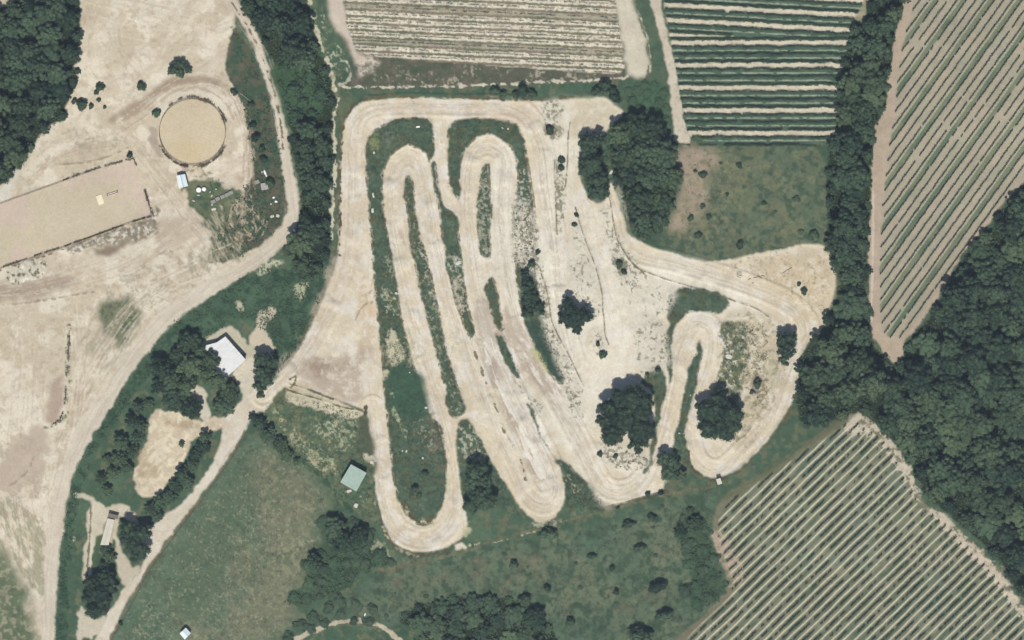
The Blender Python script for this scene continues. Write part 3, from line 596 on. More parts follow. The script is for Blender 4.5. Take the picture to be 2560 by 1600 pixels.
speck(T(1, 2, "1900,1020 2060,960 2230,1290 2100,1400 1940,1290"), (192, 192, 170), .56, .64, 8, 421, 3, .85)
speck(T(2, 2, "140,780 250,1050 400,1320 620,1500 700,1700 520,1600"), (202, 198, 178), .66, .76, 7, 422, 2, .8)
speck(F("1245,650 1262,650 1300,860 1330,905 1310,905 1260,800"), (96, 112, 104), .3, .5, 9, 423, 2, .5)
area(T(2, 2, "110,0 270,10 330,170 370,300 390,400 490,500 500,590 460,620 370,500 290,400 230,250 150,100"), 0, (72, 94, 86), (66, 92, 80), rag=3, seed=424, rough=1.2)
speck(T(2, 2, "180,220 260,330 350,480 320,520 220,400"), (186, 184, 138), .25, .4, 9, 425, 2, .9)
speck(T(2, 2, "2260,340 2420,280 2420,860 2330,850 2220,600 2280,500"), (116, 110, 84), .5, .58, 8, 426, 4, .85)
speck(T(3, 2, "0,300 60,300 60,450 130,560 0,740"), (190, 188, 162), .4, .6, 6, 427, 2, .7)
speck(T(2, 2, "2260,550 2370,520 2380,680 2290,690"), (134, 120, 126), .3, .45, 9, 428, 3, .85)
speck(T(2, 2, "1970,10 2200,20 2260,150 2200,600 2100,850 1950,600"), (82, 100, 80), .48, .58, 9, 429, 4, .85)
# rough weedy ground between the eastern lanes
L_RG = lab('rough_sandy_ground')
for i_, (p_, dn) in enumerate([
  (T(2, 1, "0,420 60,380 140,420 230,560 250,700 260,850 280,1060 330,1180 370,1400 380,1512 300,1512 270,1300 250,1100 150,1020 0,980"), .46),
  (T(2, 1, "400,0 440,0 520,120 500,400 470,600 440,720 420,700 415,400"), .40),
  (T(2, 1, "560,700 600,450 640,560 700,780 760,960 820,1100 850,1280 860,1512 700,1512 560,1280 520,1100 560,850"), .66),
  (T(2, 1, "820,430 900,420 950,560 990,760 1060,860 1150,950 1280,1100 1270,1170 1200,1250 1130,1260 1020,1200 960,1060 940,860 860,620"), .56),
  (T(2, 1, "1030,1200 1120,1250 1280,1120 1500,1200 1570,1250 1530,1350 1450,1400 1450,1512 1060,1512"), .72),
  (T(2, 2, "1100,0 1440,0 1450,120 1480,300 1500,440 1440,480 1260,500 1200,560 1190,350 1140,200"), .60),
  (T(2, 2, "390,0 460,220 560,420 680,640 660,900 600,960 480,760 500,600 420,420 330,200 290,60 300,0"), .62),
  (T(2, 2, "740,60 840,80 900,240 870,380 790,360 740,200"), .5),
  (T(2, 2, "560,640 660,700 690,860 660,1000 600,920 500,800"), .52),
  (T(2, 2, "790,1180 900,1180 1060,1180 1180,1280 1260,1220 1290,1280 1280,1380 1200,1440 1000,1430 860,1350 780,1260"), .5),
  (T(2, 2, "0,560 90,620 200,720 320,860 360,960 290,950 160,780 40,640"), .54),
  (T(2, 0, "270,940 480,960 500,1180 440,1330 320,1250 300,1100"), .42),
  (T(2, 1, "0,380 0,700 60,760 130,800 250,1000 160,1000 100,860 0,850"), .46),
  (T(2, 3, "780,120 860,200 960,240 880,280 820,220"), .5)]):
    area(p_, L_RG, (224, 218, 203), (213, 206, 190), rag=6, soft=3, seed=440 + i_, rough=.6)
    speck(p_, (112, 112, 90), dn + .04, dn + .16, 7, 460 + i_, 3, .85, 4)
speck(T(2, 1, "960,900 1050,920 1080,1050 1040,1120 960,1000"), (92, 96, 74), .3, .45, 8, 480, 3, .9)
speck(T(2, 0, "300,1170 400,1180 460,1290 380,1320 310,1290"), (110, 104, 88), .25, .4, 8, 481, 2, .9)
# thin lips and ruts that edge the eastern lanes
for l_ in (T(2, 1, "400,0 410,350 425,700"), T(2, 1, "600,450 640,600 700,780 760,930 810,1080 850,1260 858,1400 870,1512 880,1650 910,1740"), T(2, 1, "880,200 930,400 960,600 1000,760 1100,930 1180,1010 1270,1100"),
           T(2, 1, "150,0 190,250 210,400 225,545"), T(2, 1, "270,1060 320,1200 350,1350 375,1512 430,1650 540,1850 620,2020 680,2140"), T(2, 1, "1100,930 1180,1020 1300,1070 1500,1140 1700,1200 1900,1260 2100,1330 2300,1400 2420,1480"),
           T(2, 2, "2120,1150 2200,1090 2260,1010"), T(2, 0, "550,1160 530,1300 525,1512 510,1700 500,1780")):
    stroke(l_, 2.2, (142, 130, 110), (120, 110, 92), rag=1, seed=482, amt=.9, z=.22, fade=.05)
# narrow ridge lines between the paired lanes
for l_ in (T(1, 2, "2065,310 2110,420 2150,520 2180,600"), T(1, 2, "2240,740 2265,830 2290,870"), T(1, 2, "2310,980 2350,1060 2420,1190 2440,1240"), T(2, 2, "0,1160 30,1230 80,1320 110,1420 130,1512"), T(1, 1, "1990,1350 2010,1420 2035,1512")):
    stroke(l_, 4, (122, 114, 94), (140, 130, 108), rag=3, seed=483, z=.3, fade=.35)

# field between the hall, the farm track and the first lane
fld = F("640,955 668,930 860,978 868,1040 882,1110 888,1190 900,1240 870,1230 800,1195 760,1130 700,1075 640,1000 612,975")
area(fld, 0, (84, 106, 88), (98, 116, 94), rag=5, seed=491, c3=(116, 122, 98), sc3=14)
speck(T(1, 2, "130,830 250,1050 400,1200 600,1400 750,1500 800,1400 560,1180 350,1040 240,900"), (196, 194, 158), .38, .56, 9, 492, 5, .9)
speck(T(1, 2, "400,950 1000,870 960,1100 900,1300 800,1300 500,1000"), (188, 188, 160), .52, .66, 8, 493, 6, .8)
speck(T(1, 3, "850,40 960,110 1130,130 1160,280 1080,230 900,150 740,80"), (204, 198, 172), .6, .7, 7, 494, 4, .9)
area(T(1, 2, "270,720 300,620 520,650 1020,860 1000,920 880,930 600,850 300,790"), L_BARE, (208, 200, 178), (196, 188, 164), rag=4, seed=495)
for i_, l_ in enumerate(("300,600 500,660 700,740 850,800 1010,860", "300,660 420,700 600,750 800,820 1000,855", "320,560 380,530 360,600 320,640")):
    stroke(T(1, 2, l_), 3, (112, 102, 82), (128, 118, 96), rag=2, seed=496 + i_, z=.2, fade=.2)
stroke(T(1, 2, "1040,830 1030,900 1000,950"), 8, (98, 92, 74), None, rag=4, seed=499)
area(T(1, 2, "140,760 200,680 280,620 290,680 260,760 200,800 160,790"), 0, (98, 108, 84), (120, 122, 98), rag=3, seed=500)
area(T(1, 2, "960,1000 1030,900 1060,950 1080,1100 1120,1200 1140,1500 1050,1400 1000,1300 930,1200"), None, (86, 98, 82), (96, 104, 86), rag=5, soft=2, seed=501)
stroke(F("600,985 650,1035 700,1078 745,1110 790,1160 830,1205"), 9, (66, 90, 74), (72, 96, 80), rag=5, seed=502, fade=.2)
speck(T(1, 2, "980,1290 1110,1270 1120,1360 1080,1360"), (214, 208, 186), .2, .35, 8, 503, 2, .95)
speck(T(1, 3, "1960,380 2030,400 2010,520 1960,560"), (190, 190, 156), .25, .4, 8, 504, 2, .9)
area(T(1, 3, "1900,600 1960,600 1985,650 1900,665 1860,640"), L_TR, (220, 212, 196), None, rag=4, seed=505)
speck(T(2, 3, "130,440 250,400 500,380 520,400 250,440"), (190, 190, 166), .3, .5, 7, 506, 3, .8)
speck(T(1, 3, "1040,600 1200,560 1300,740 1420,750 1300,770 1100,740"), (176, 176, 150), .4, .6, 8, 507, 4, .8)

# fine mottling of everything
n3 = fbm(PX, PY, 22, 705, 3) - .5; n1 = fbm(PX, PY, 5, 701, 2) - .5; n2 = fbm(PX, PY, 130, 703, 3) - .5
C *= (1 + n1 * .22 * np.clip(R, .4, 1.3) + n2 * .08 + n3 * .13 * np.clip(R, .35, 1.0))[..., None]
C = np.clip(C, .01, .8)
# height: bumps, rough grass, banks
Z += R * (.05 * (noise(PX, PY, 5, 711) - .5) + .22 * (noise(PX, PY, 14, 712) - .5)) + 1.2 * (fbm(PX, PY, 260, 713, 2) - .5)
Z += .5 * (fbm(PX, PY, 36, 714, 3) - .5) * np.clip(R * 1.5, .25, 1)
Z -= .35 * (blur((LAB == L_TR).astype(float), 3))
def ground_z(px, py):
    j = int(round((py - Y0) / ST)); i = int(round((px - X0) / ST))
    if 0 <= i < NX and 0 <= j < NY: return float(Z[j, i])
    return 0.0

# ------------------------------------------------------------------ materials
def new_mat(name, rough=.9):
    m = bpy.data.materials.new(name); m.use_nodes = True
    nt = m.node_tree; b = nt.nodes['Principled BSDF']
    b.inputs['Roughness'].default_value = rough
    if 'Specular IOR Level' in b.inputs: b.inputs['Specular IOR Level'].default_value = .15
    return m, nt, b
def soil_mat(name):
    m, nt, b = new_mat(name, .95)
    at = nt.nodes.new('ShaderNodeAttribute'); at.attribute_name = 'soil_tone'
    tc = nt.nodes.new('ShaderNodeTexCoord')
    ns = nt.nodes.new('ShaderNodeTexNoise'); ns.inputs['Scale'].default_value = 2.2; ns.inputs['Detail'].default_value = 5
    mr = nt.nodes.new('ShaderNodeMapRange'); mr.inputs['From Min'].default_value = .3; mr.inputs['From Max'].default_value = .7
    mr.inputs['To Min'].default_value = .9; mr.inputs['To Max'].default_value = 1.08
    mx = nt.nodes.new('ShaderNodeVectorMath'); mx.operation = 'SCALE'
    bp = nt.nodes.new('ShaderNodeBump'); bp.inputs['Strength'].default_value = .25; bp.inputs['Distance'].default_value = .08
    L = nt.links.new
    L(tc.outputs['Object'], ns.inputs['Vector']); L(ns.outputs[0], mr.inputs['Value'])
    L(at.outputs['Color'], mx.inputs[0]); L(mr.outputs[0], mx.inputs['Scale']); L(mx.outputs[0], b.inputs['Base Color'])
    L(ns.outputs[0], bp.inputs['Height']); L(bp.outputs[0], b.inputs['Normal'])
    return m
def foliage_mat(name, c1, c2, scale=.35):
    m, nt, b = new_mat(name, .75)
    oi = nt.nodes.new('ShaderNodeObjectInfo'); geo = nt.nodes.new('ShaderNodeNewGeometry')
    ns = nt.nodes.new('ShaderNodeTexNoise'); ns.inputs['Scale'].default_value = scale; ns.inputs['Detail'].default_value = 3
    ri = nt.nodes.new('ShaderNodeMath'); ri.operation = 'MULTIPLY_ADD'; ri.inputs[1].default_value = .3; ri.inputs[2].default_value = -.15
    ob = nt.nodes.new('ShaderNodeMath'); ob.operation = 'MULTIPLY_ADD'; ob.inputs[1].default_value = .5
    a1 = nt.nodes.new('ShaderNodeMath'); a1.operation = 'ADD'; a2 = nt.nodes.new('ShaderNodeMath'); a2.operation = 'SUBTRACT'; a2.inputs[1].default_value = .25
    rp = nt.nodes.new('ShaderNodeValToRGB')
    rp.color_ramp.elements[0].position = .18; rp.color_ramp.elements[0].color = (*c1, 1)
    rp.color_ramp.elements[1].position = .92; rp.color_ramp.elements[1].color = (*c2, 1)
    L = nt.links.new
    L(geo.outputs['Position'], ns.inputs['Vector']); L(geo.outputs['Random Per Island'], ri.inputs[0])
    L(oi.outputs['Random'], ob.inputs[0]); L(ns.outputs[0], ob.inputs[2])
    L(ri.outputs[0], a1.inputs[0]); L(ob.outputs[0], a1.inputs[1]); L(a1.outputs[0], a2.inputs[0]); L(a2.outputs[0], rp.inputs[0])
    L(rp.outputs[0], b.inputs['Base Color'])
    return m
def plain(name, c, rough=.8, metal=0, var=.12, scale=1.5):
    m, nt, b = new_mat(name, rough); b.inputs['Metallic'].default_value = metal
    ns = nt.nodes.new('ShaderNodeTexNoise'); ns.inputs['Scale'].default_value = scale; ns.inputs['Detail'].default_value = 6
    tc = nt.nodes.new('ShaderNodeTexCoord'); rp = nt.nodes.new('ShaderNodeValToRGB')
    rp.color_ramp.elements[0].position = .35; rp.color_ramp.elements[1].position = .65
    rp.color_ramp.elements[0].color = (*[v * (1 - var) for v in c], 1); rp.color_ramp.elements[1].color = (*[min(1, v * (1 + var)) for v in c], 1)
    nt.links.new(tc.outputs['Object'], ns.inputs['Vector']); nt.links.new(ns.outputs[0], rp.inputs[0]); nt.links.new(rp.outputs[0], b.inputs['Base Color'])
    return m

# ------------------------------------------------------------------ mesh helpers
def tag(o, label=None, cat=None, group=None, kind=None):
    if label: o['label'] = label
    if cat: o['category'] = cat
    if group: o['group'] = group
    if kind: o['kind'] = kind
    return o
def mesh_quads(name, V, Fc, mat=None, smooth=False):
    """V (n,3), Fc (m,4) numpy -> mesh"""
    V = np.asarray(V, np.float32); Fc = np.asarray(Fc, np.int32)
    me = bpy.data.meshes.new(name)
    me.vertices.add(len(V)); me.vertices.foreach_set('co', V.ravel())
    me.loops.add(Fc.size); me.loops.foreach_set('vertex_index', Fc.ravel())
    me.polygons.add(len(Fc)); k = Fc.shape[1]
    me.polygons.foreach_set('loop_start', np.arange(0, Fc.size, k, dtype=np.int32))
    me.polygons.foreach_set('loop_total', np.full(len(Fc), k, np.int32))
    me.polygons.foreach_set('use_smooth', np.full(len(Fc), smooth))
    me.update(calc_edges=True)
    if mat: me.materials.append(mat)
    return me
def link(name, me, parent=None, loc=None):
    o = bpy.data.objects.new(name, me); COL.objects.link(o)
    if loc is not None: o.location = loc
    if parent is not None: o.parent = parent
    return o
class MB:
    def __init__(s): s.v = []; s.f = []
    def prism(s, pts, z0, z1):
        n = len(pts); b = len(s.v)
        a = sum(pts[i][0] * pts[(i + 1) % n][1] - pts[(i + 1) % n][0] * pts[i][1] for i in range(n))
        if a < 0: pts = pts[::-1]
        z0 = z0 if hasattr(z0, '__len__') else [z0] * n; z1 = z1 if hasattr(z1, '__len__') else [z1] * n
        s.v += [(p[0], p[1], z0[i]) for i, p in enumerate(pts)] + [(p[0], p[1], z1[i]) for i, p in enumerate(pts)]
        s.f.append(tuple(b + i for i in range(n))[::-1]); s.f.append(tuple(b + n + i for i in range(n)))
        for i in range(n):
            j = (i + 1) % n; s.f.append((b + i, b + j, b + n + j, b + n + i))
        return s
    def box(s, cx, cy, z0, z1, lx, ly, a=0):
        ca, sa = math.cos(a), math.sin(a)
        return s.prism([(cx + ca * u * lx / 2 - sa * v * ly / 2, cy + sa * u * lx / 2 + ca * v * ly / 2) for u, v in ((-1, -1), (1, -1), (1, 1), (-1, 1))], z0, z1)
    def bar(s, p, q, r=.04, n=6):
        import mathutils
        p = mathutils.Vector(p); q = mathutils.Vector(q); d = (q - p).normalized()
        u = d.orthogonal().normalized(); w = d.cross(u); b = len(s.v)
        for e in (p, q):
            for i in range(n):
                t = 2 * math.pi * i / n; s.v.append(tuple(e + (u * math.cos(t) + w * math.sin(t)) * r))
        for i in range(n):
            j = (i + 1) % n; s.f.append((b + i, b + j, b + n + j, b + n + i))
        s.f.append(tuple(b + i for i in range(n))[::-1]); s.f.append(tuple(b + n + i for i in range(n)))
        return s
    def cyl(s, cx, cy, prof, n=20):
        """lathe: prof list of (r,z)"""
        b = len(s.v)
        for r, z in prof:
            for i in range(n):
                t = 2 * math.pi * i / n; s.v.append((cx + r * math.cos(t), cy + r * math.sin(t), z))
        for k in range(len(prof) - 1):
            for i in range(n):
                j = (i + 1) % n; s.f.append((b + k * n + i, b + k * n + j, b + (k + 1) * n + j, b + (k + 1) * n + i))
        s.f.append(tuple(b + i for i in range(n))[::-1]); s.f.append(tuple(b + (len(prof) - 1) * n + i for i in range(n)))
        return s
    def build(s, name, mat, parent=None, loc=None, bevel=0):
        me = bpy.data.meshes.new(name); me.from_pydata(s.v, [], s.f); me.update()
        me.materials.append(mat)
        o = link(name, me, parent, loc)
        if bevel:
            b = o.modifiers.new('bevel', 'BEVEL'); b.width = bevel; b.segments = 2; b.limit_method = 'ANGLE'
        return o
def empty(name, loc, rz=0):
    o = bpy.data.objects.new(name, None); COL.objects.link(o); o.location = loc; o.rotation_euler = (0, 0, rz)
    o.empty_display_size = .3
    return o

# ------------------------------------------------------------------ land meshes: every surface is its own set of cells
vid = np.arange(NX * NY).reshape(NY, NX)
jit = (np.random.default_rng(5).random((NY, NX, 2)) - .5) * ST * .5
jit[0] = jit[-1] = 0; jit[:, 0] = jit[:, -1] = 0
VX = (PX + jit[..., 0] - 1280) * S; VY = (800 - PY - jit[..., 1]) * S
VV = np.stack([VX, VY, Z], -1).reshape(-1, 3)
CC = np.concatenate([C, np.ones((NY, NX, 1))], -1).reshape(-1, 4).astype(np.float32)
quads = np.stack([vid[:-1, :-1], vid[1:, :-1], vid[1:, 1:], vid[:-1, 1:]], -1).reshape(-1, 4)
qlab = LAB[:-1, :-1].reshape(-1)
gmat = {}
for k, nm in enumerate(LABELS):
    sel = quads[qlab == k]
    if len(sel) == 0: continue
    used, inv = np.unique(sel, return_inverse=True)
    if nm not in gmat: gmat[nm] = soil_mat(nm)
    me = mesh_quads(nm, VV[used], inv.reshape(-1, 4), gmat[nm], smooth=True)
    ca = me.color_attributes.new('soil_tone', 'FLOAT_COLOR', 'POINT')
    ca.data.foreach_set('color', CC[used].ravel())
    tag(link(nm, me), kind='structure')
# land beyond the mapped area, to the horizon
bx0, bx1, by0, by1 = (X0 - 1280) * S, (X1 - 1280) * S, (800 - Y1) * S, (800 - Y0) * S
mb = MB(); B = 4500; z_ = -.45
mb.v = [(-B, -B, z_), (B, -B, z_), (B, B, z_), (-B, B, z_), (bx0 + 1, by0 + 1, z_), (bx1 - 1, by0 + 1, z_), (bx1 - 1, by1 - 1, z_), (bx0 + 1, by1 - 1, z_)]
mb.f = [(0, 1, 5, 4), (1, 2, 6, 5), (2, 3, 7, 6), (3, 0, 4, 7)]
fm, nt, b_ = new_mat('distant_fields', .95)
tc = nt.nodes.new('ShaderNodeTexCoord'); vo = nt.nodes.new('ShaderNodeTexVoronoi'); vo.inputs['Scale'].default_value = .009
rp = nt.nodes.new('ShaderNodeValToRGB'); ns = nt.nodes.new('ShaderNodeTexNoise'); ns.inputs['Scale'].default_value = .08; ns.inputs['Detail'].default_value = 8
mx = nt.nodes.new('ShaderNodeMix'); mx.data_type = 'RGBA'; mx.inputs[0].default_value = .5
rp.color_ramp.elements[0].color = (.05, .075, .045, 1); rp.color_ramp.elements[1].color = (.33, .28, .2, 1)
rp2 = nt.nodes.new('ShaderNodeValToRGB'); rp2.color_ramp.elements[0].color = (.04, .065, .04, 1); rp2.color_ramp.elements[1].color = (.12, .13, .08, 1)
nt.links.new(tc.outputs['Object'], vo.inputs['Vector']); nt.links.new(tc.outputs['Object'], ns.inputs['Vector'])
nt.links.new(vo.outputs['Color'], rp.inputs[0]); nt.links.new(ns.outputs[0], rp2.inputs[0])
nt.links.new(rp.outputs[0], mx.inputs[6]); nt.links.new(rp2.outputs[0], mx.inputs[7]); nt.links.new(mx.outputs[2], b_.inputs['Base Color'])
tag(mb.build('terrain', fm), kind='structure')

# ------------------------------------------------------------------ foliage meshes
M_LEAF = foliage_mat('oak_leaves', (.015, .031, .020), (.082, .128, .070))
M_LEAFL = foliage_mat('olive_green_leaves', (.026, .048, .026), (.104, .150, .076))
M_LEAFB = foliage_mat('bush_leaves', (.030, .055, .032), (.065, .098, .055))
M_LEAFG = foliage_mat('bright_leaves', (.034, .066, .034), (.060, .105, .052))
M_VINE = foliage_mat('vine_leaves', (.030, .038, .020), (.070, .082, .040), 1.2)
M_VINEG = foliage_mat('green_vine_leaves', (.028, .046, .026), (.072, .104, .054), 1.2)
M_DRY = foliage_mat('dry_hedge_leaves', (.075, .062, .038), (.16, .135, .09), 1.2)
M_WEED = foliage_mat('weed_leaves', (.045, .055, .03), (.11, .11, .065), 1.2)
M_BARK = plain('bark', (.09, .07, .05), .95)

def cards(P, Nn, size, r, asp=1.0):
    """leaf clumps: quads centred on P facing roughly Nn"""
    n = len(P)
    Nn = Nn + r.normal(0, .30, (n, 3)); Nn /= np.linalg.norm(Nn, axis=1)[:, None]
    t = r.normal(0, 1, (n, 3)); t -= (t * Nn).sum(1)[:, None] * Nn; t /= np.linalg.norm(t, axis=1)[:, None]
    b = np.cross(Nn, t)
    s = (size * r.uniform(.6, 1.3, n))[:, None] * .5
    s2 = s * r.uniform(.55, 1.0, n)[:, None] * asp
    V = np.stack([P - t * s - b * s2 * .5, P + t * s * .3 - b * s2, P + t * s + b * s2 * .5, P - t * s * .3 + b * s2], 1).reshape(-1, 3)
    Fq = np.arange(n * 4).reshape(-1, 4)
    return V, Fq
_ico = None
def ico():
    global _ico
    if _ico is None:
        import bmesh
        bm = bmesh.new(); bmesh.ops.create_icosphere(bm, subdivisions=1, radius=1)
        _ico = (np.array([v.co[:] for v in bm.verts]), np.array([[v.index for v in f.verts] for f in bm.faces])); bm.free()
    return _ico
def crown_mesh(name, puffs, mat, leaf=.5, dens=5.0, seed=1, core=.82):
    """puffs: list of (x,y,z,r) lumps in metres; leaves on the outside of every lump, a dark twiggy core in each"""
    r = np.random.default_rng(seed); P = []; Q = []
    pf = np.array(puffs)
    for (x, y, z, rad) in puffs:
        n = int(dens * rad * rad * 4 * math.pi * .75 / (leaf * leaf) / 3) + 12
        d = r.normal(0, 1, (n, 3)); d /= np.linalg.norm(d, axis=1)[:, None]
        d[:, 2] = np.where(d[:, 2] < -.35, -d[:, 2], d[:, 2])
        rr = rad * r.uniform(.82, 1.08, n)[:, None]
        p = np.array([x, y, z]) + d * rr * np.array([1, 1, .85])
        P.append(p); Q.append(d)
    P = np.vstack(P); Q = np.vstack(Q)
    dist = np.sqrt(((P[:, None, :] - pf[None, :, :3]) ** 2).sum(-1)) / pf[None, :, 3]
    keep = (dist < .72).sum(1) == 0
    P, Q = P[keep], Q[keep]
    V, Fq = cards(P, Q, leaf, r)
    iv, if_ = ico(); vs = [V]; fs = [Fq]; off = len(V)
    for (x, y, z, rad) in puffs:
        v = iv * rad * core * r.uniform(.9, 1.08, (len(iv), 1)) + np.array([x, y, z]); vs.append(v)
        fs.append(np.hstack([if_ + off, (if_[:, 2:3] + off)])); off += len(v)
    # triangles as separate mesh faces
    me = bpy.data.meshes.new(name)
    Vv = np.vstack(vs).astype(np.float32); quad = fs[0]; tri = np.vstack([f[:, :3] for f in fs[1:]])
    me.vertices.add(len(Vv)); me.vertices.foreach_set('co', Vv.ravel())
    loops = np.concatenate([quad.ravel(), tri.ravel()]).astype(np.int32)
    me.loops.add(len(loops)); me.loops.foreach_set('vertex_index', loops)
    me.polygons.add(len(quad) + len(tri))
    me.polygons.foreach_set('loop_start', np.concatenate([np.arange(len(quad)) * 4, len(quad) * 4 + np.arange(len(tri)) * 3]).astype(np.int32))
    me.polygons.foreach_set('loop_total', np.concatenate([np.full(len(quad), 4), np.full(len(tri), 3)]).astype(np.int32))
    me.update(calc_edges=True); me.materials.append(mat)
    return me
def auto_puffs(R_, H_, n, seed, z0=None, spread=.62, pr=(.30, .46)):
    r = np.random.default_rng(seed); out = []
    z0 = H_ * .62 if z0 is None else z0
    ph = r.uniform(0, 6.28); ea = r.uniform(.82, 1.0)
    for i in range(n):
        a = i * 2.39996 + r.uniform(-.4, .4) + ph; q = math.sqrt((i + .5) / n) * spread
        rad = R_ * r.uniform(*pr) * (1.1 - .25 * q)
        zz = z0 + (H_ - z0) * (1 - (q / spread) ** 2 * .9) - rad * .8 + r.uniform(-.08, .08) * R_
        out.append((R_ * q * math.cos(a) * r.uniform(.85, 1.15), R_ * q * math.sin(a) * ea * r.uniform(.85, 1.15), zz, rad))
    return out
def trunk_mesh(name, H_, R_, tr, seed):
    r = random.Random(seed); mb = MB()
    def limb(p, q, r0, r1, n=7):
        import mathutils
        p = mathutils.Vector(p); q = mathutils.Vector(q); d = (q - p).normalized(); u = d.orthogonal().normalized(); w = d.cross(u); b = len(mb.v)
        for e, rr in ((p, r0), (q, r1)):
            for i in range(n):
                t = 2 * math.pi * i / n; mb.v.append(tuple(e + (u * math.cos(t) + w * math.sin(t)) * rr))
        for i in range(n):
            j = (i + 1) % n; mb.f.append((b + i, b + j, b + n + j, b + n + i))
        mb.f.append(tuple(b + n + i for i in range(n)))
    limb((0, 0, -.5), (0, 0, H_ * .15), tr * 1.35, tr, 9); limb((0, 0, H_ * .15), (.05 * R_, 0, H_ * .5), tr, tr * .75, 9)
    for k in range(6):
        a = k * 1.05 + r.uniform(-.3, .3)
        limb((.03 * R_, 0, H_ * (.32 + .04 * k)), (math.cos(a) * R_ * .55, math.sin(a) * R_ * .55, H_ * r.uniform(.6, .75)), tr * .45, tr * .12)
    limb((.05 * R_, 0, H_ * .5), (0, 0, H_ * .8), tr * .75, tr * .2)
    me = bpy.data.meshes.new(name); me.from_pydata(mb.v, [], mb.f); me.update(); me.materials.append(M_BARK)
    return me

# generic trees: seven crowns of about 4.5 m radius
TREES = []
for i in range(7):
    H_ = [8.5, 9.5, 8, 10, 9, 7.5, 8.8][i]
    TREES.append((crown_mesh('crown', auto_puffs(4.9, H_, 32 + 3 * (i % 3), 40 + i, None, .88, (.13, .31)), M_LEAF, .46, 3.6, 60 + i), trunk_mesh('trunk', H_, 4.5, .32, i), 4.9))
TREESL = []
for i in (1, 3, 5):
    cm = TREES[i][0].copy(); cm.materials.clear(); cm.materials.append(M_LEAFL); TREESL.append((cm, TREES[i][1], 4.9))
BUSH = []
for i in range(4):
    BUSH.append((crown_mesh('foliage', auto_puffs(1.5, 1.9, 7, 140 + i, .7, .6, (.36, .5)), M_LEAFB, .34, 4.0, 160 + i), None, 1.5))
BUSHD = [(crown_mesh('foliage', auto_puffs(1.5, 2.2, 7, 150 + i, .8, .6, (.36, .5)), M_LEAF, .34, 4.0, 170 + i), None, 1.5) for i in range(3)]
BUSHG = [(crown_mesh('foliage', auto_puffs(1.5, 1.6, 8, 155 + i, .6, .6, (.36, .5)), M_LEAFG, .36, 4.0, 175 + i), None, 1.5) for i in range(3)]

def put_tree(px, py, rpx, label, group=None, name='broadleaf_tree', cat='tree', k=None, hs=1.0):
    lib_ = TREESL if float(fbm(np.array([px]), np.array([py]), 110, 888, 2)[0]) + random.uniform(-.14, .14) > .60 else TREES
    cm, tm, r0 = random.choice(lib_)
    s = rpx * S / r0
    t = empty(name, W(px, py, ground_z(px, py) - .1), random.uniform(0, 6.28)); t.scale = (s, s, s * hs)
    link('trunk', tm, t); link('crown', cm, t)
    return tag(t, label, cat, group)
def put_bush(px, py, rpx, label, group=None, name='shrub', cat='shrub', lib=None, hs=1.0, asp=1.0, rz=None):
    cm, _, r0 = random.choice(lib or BUSH)
    s = rpx * S / r0
    o = link(name, cm, None, W(px, py, ground_z(px, py) - .15)); o.scale = (s * asp, s, s * hs)
    o.rotation_euler = (0, 0, random.uniform(0, 6.28) if rz is None else rz)
    return tag(o, label, cat, group)
def lobed_tree(px, py, lobes, H_, label, name='broadleaf_tree', seed=1, leaf=.52, group=None, mat=None, tr=.45, cat='tree'):
    """a crown of the outline seen in the photograph: lobes are (x,y,r) in photograph pixels"""
    r = np.random.default_rng(seed); puffs = []
    Rm = max(math.hypot(lx - px, ly - py) + lr for lx, ly, lr in lobes) * S
    for lx, ly, lr in lobes:
        R_ = lr * S; n = max(6, int(2.2 * R_ * R_ / 3.0)); n = min(n, 26)
        Hl = H_ * (.72 + .28 * (R_ * 1.2 / Rm))
        for (x, y, z, q) in auto_puffs(R_, Hl, n, int(r.integers(1e6)), H_ * .55, .72, (.24, .36) if R_ > 4 else (.32, .46)):
            puffs.append((x + (lx - px) * S, y - (ly - py) * S, z, q))
    t = empty(name, W(px, py, ground_z(px, py) - .1))
    link('trunk', trunk_mesh('trunk', H_, Rm * .8, tr, seed), t)
    link('crown', crown_mesh('crown', puffs, mat or M_LEAF, leaf, 3.6, seed + 5), t)
    return tag(t, label, cat, group)

def scatter(poly, spacing, seed, tries=9000, shrink=0, clip=(-60, -60, 2620, 1660)):
    r = np.random.default_rng(seed); a = np.maximum(poly.min(0), clip[:2]); b = np.minimum(poly.max(0), clip[2:]); pts = []
    cand = r.uniform(a, b, (tries, 2)); ok = inside(poly, cand[:, 0], cand[:, 1])
    for c in cand[ok]:
        if all((c[0] - q[0]) ** 2 + (c[1] - q[1]) ** 2 > spacing * spacing for q in pts[-400:]): pts.append(c)
    return pts

def in_any(px, py, polys): return any(inside(p, np.array([px]), np.array([py]))[0] for p in polys)
def shrunk(p, d):
    c = p.mean(0); v = p - c; L = np.linalg.norm(v, axis=1)[:, None]; return c + v * np.clip((L - d) / L, 0, 1)
wood_info = [
 ('W1', 38, 35, 'dark broadleaf tree packed into the wood at the top left corner', 'trees of the north-west wood', 1.0, 11),
 ('W2', 36, 32, 'broadleaf tree in the narrow wood between the yard road and the race track', 'trees of the narrow central wood', 1.0, 12),
 ('W3', 34, 33, 'tree in the tall tree belt west of the north-east vineyard', 'trees of the north-east belt', 1.0, 13),
 ('W4', 43, 40, 'dark tree in the large wood that fills the right side', 'trees of the large eastern wood', 1.0, 14),
 ('W6', 36, 28, 'low dark tree in the wood at the bottom edge below the scrub meadow', 'trees of the southern wood', .5, 15),
]
low_zone = [F("612,120 660,120 700,130 745,170 790,270 745,300 690,310 655,250")]
nw = 0
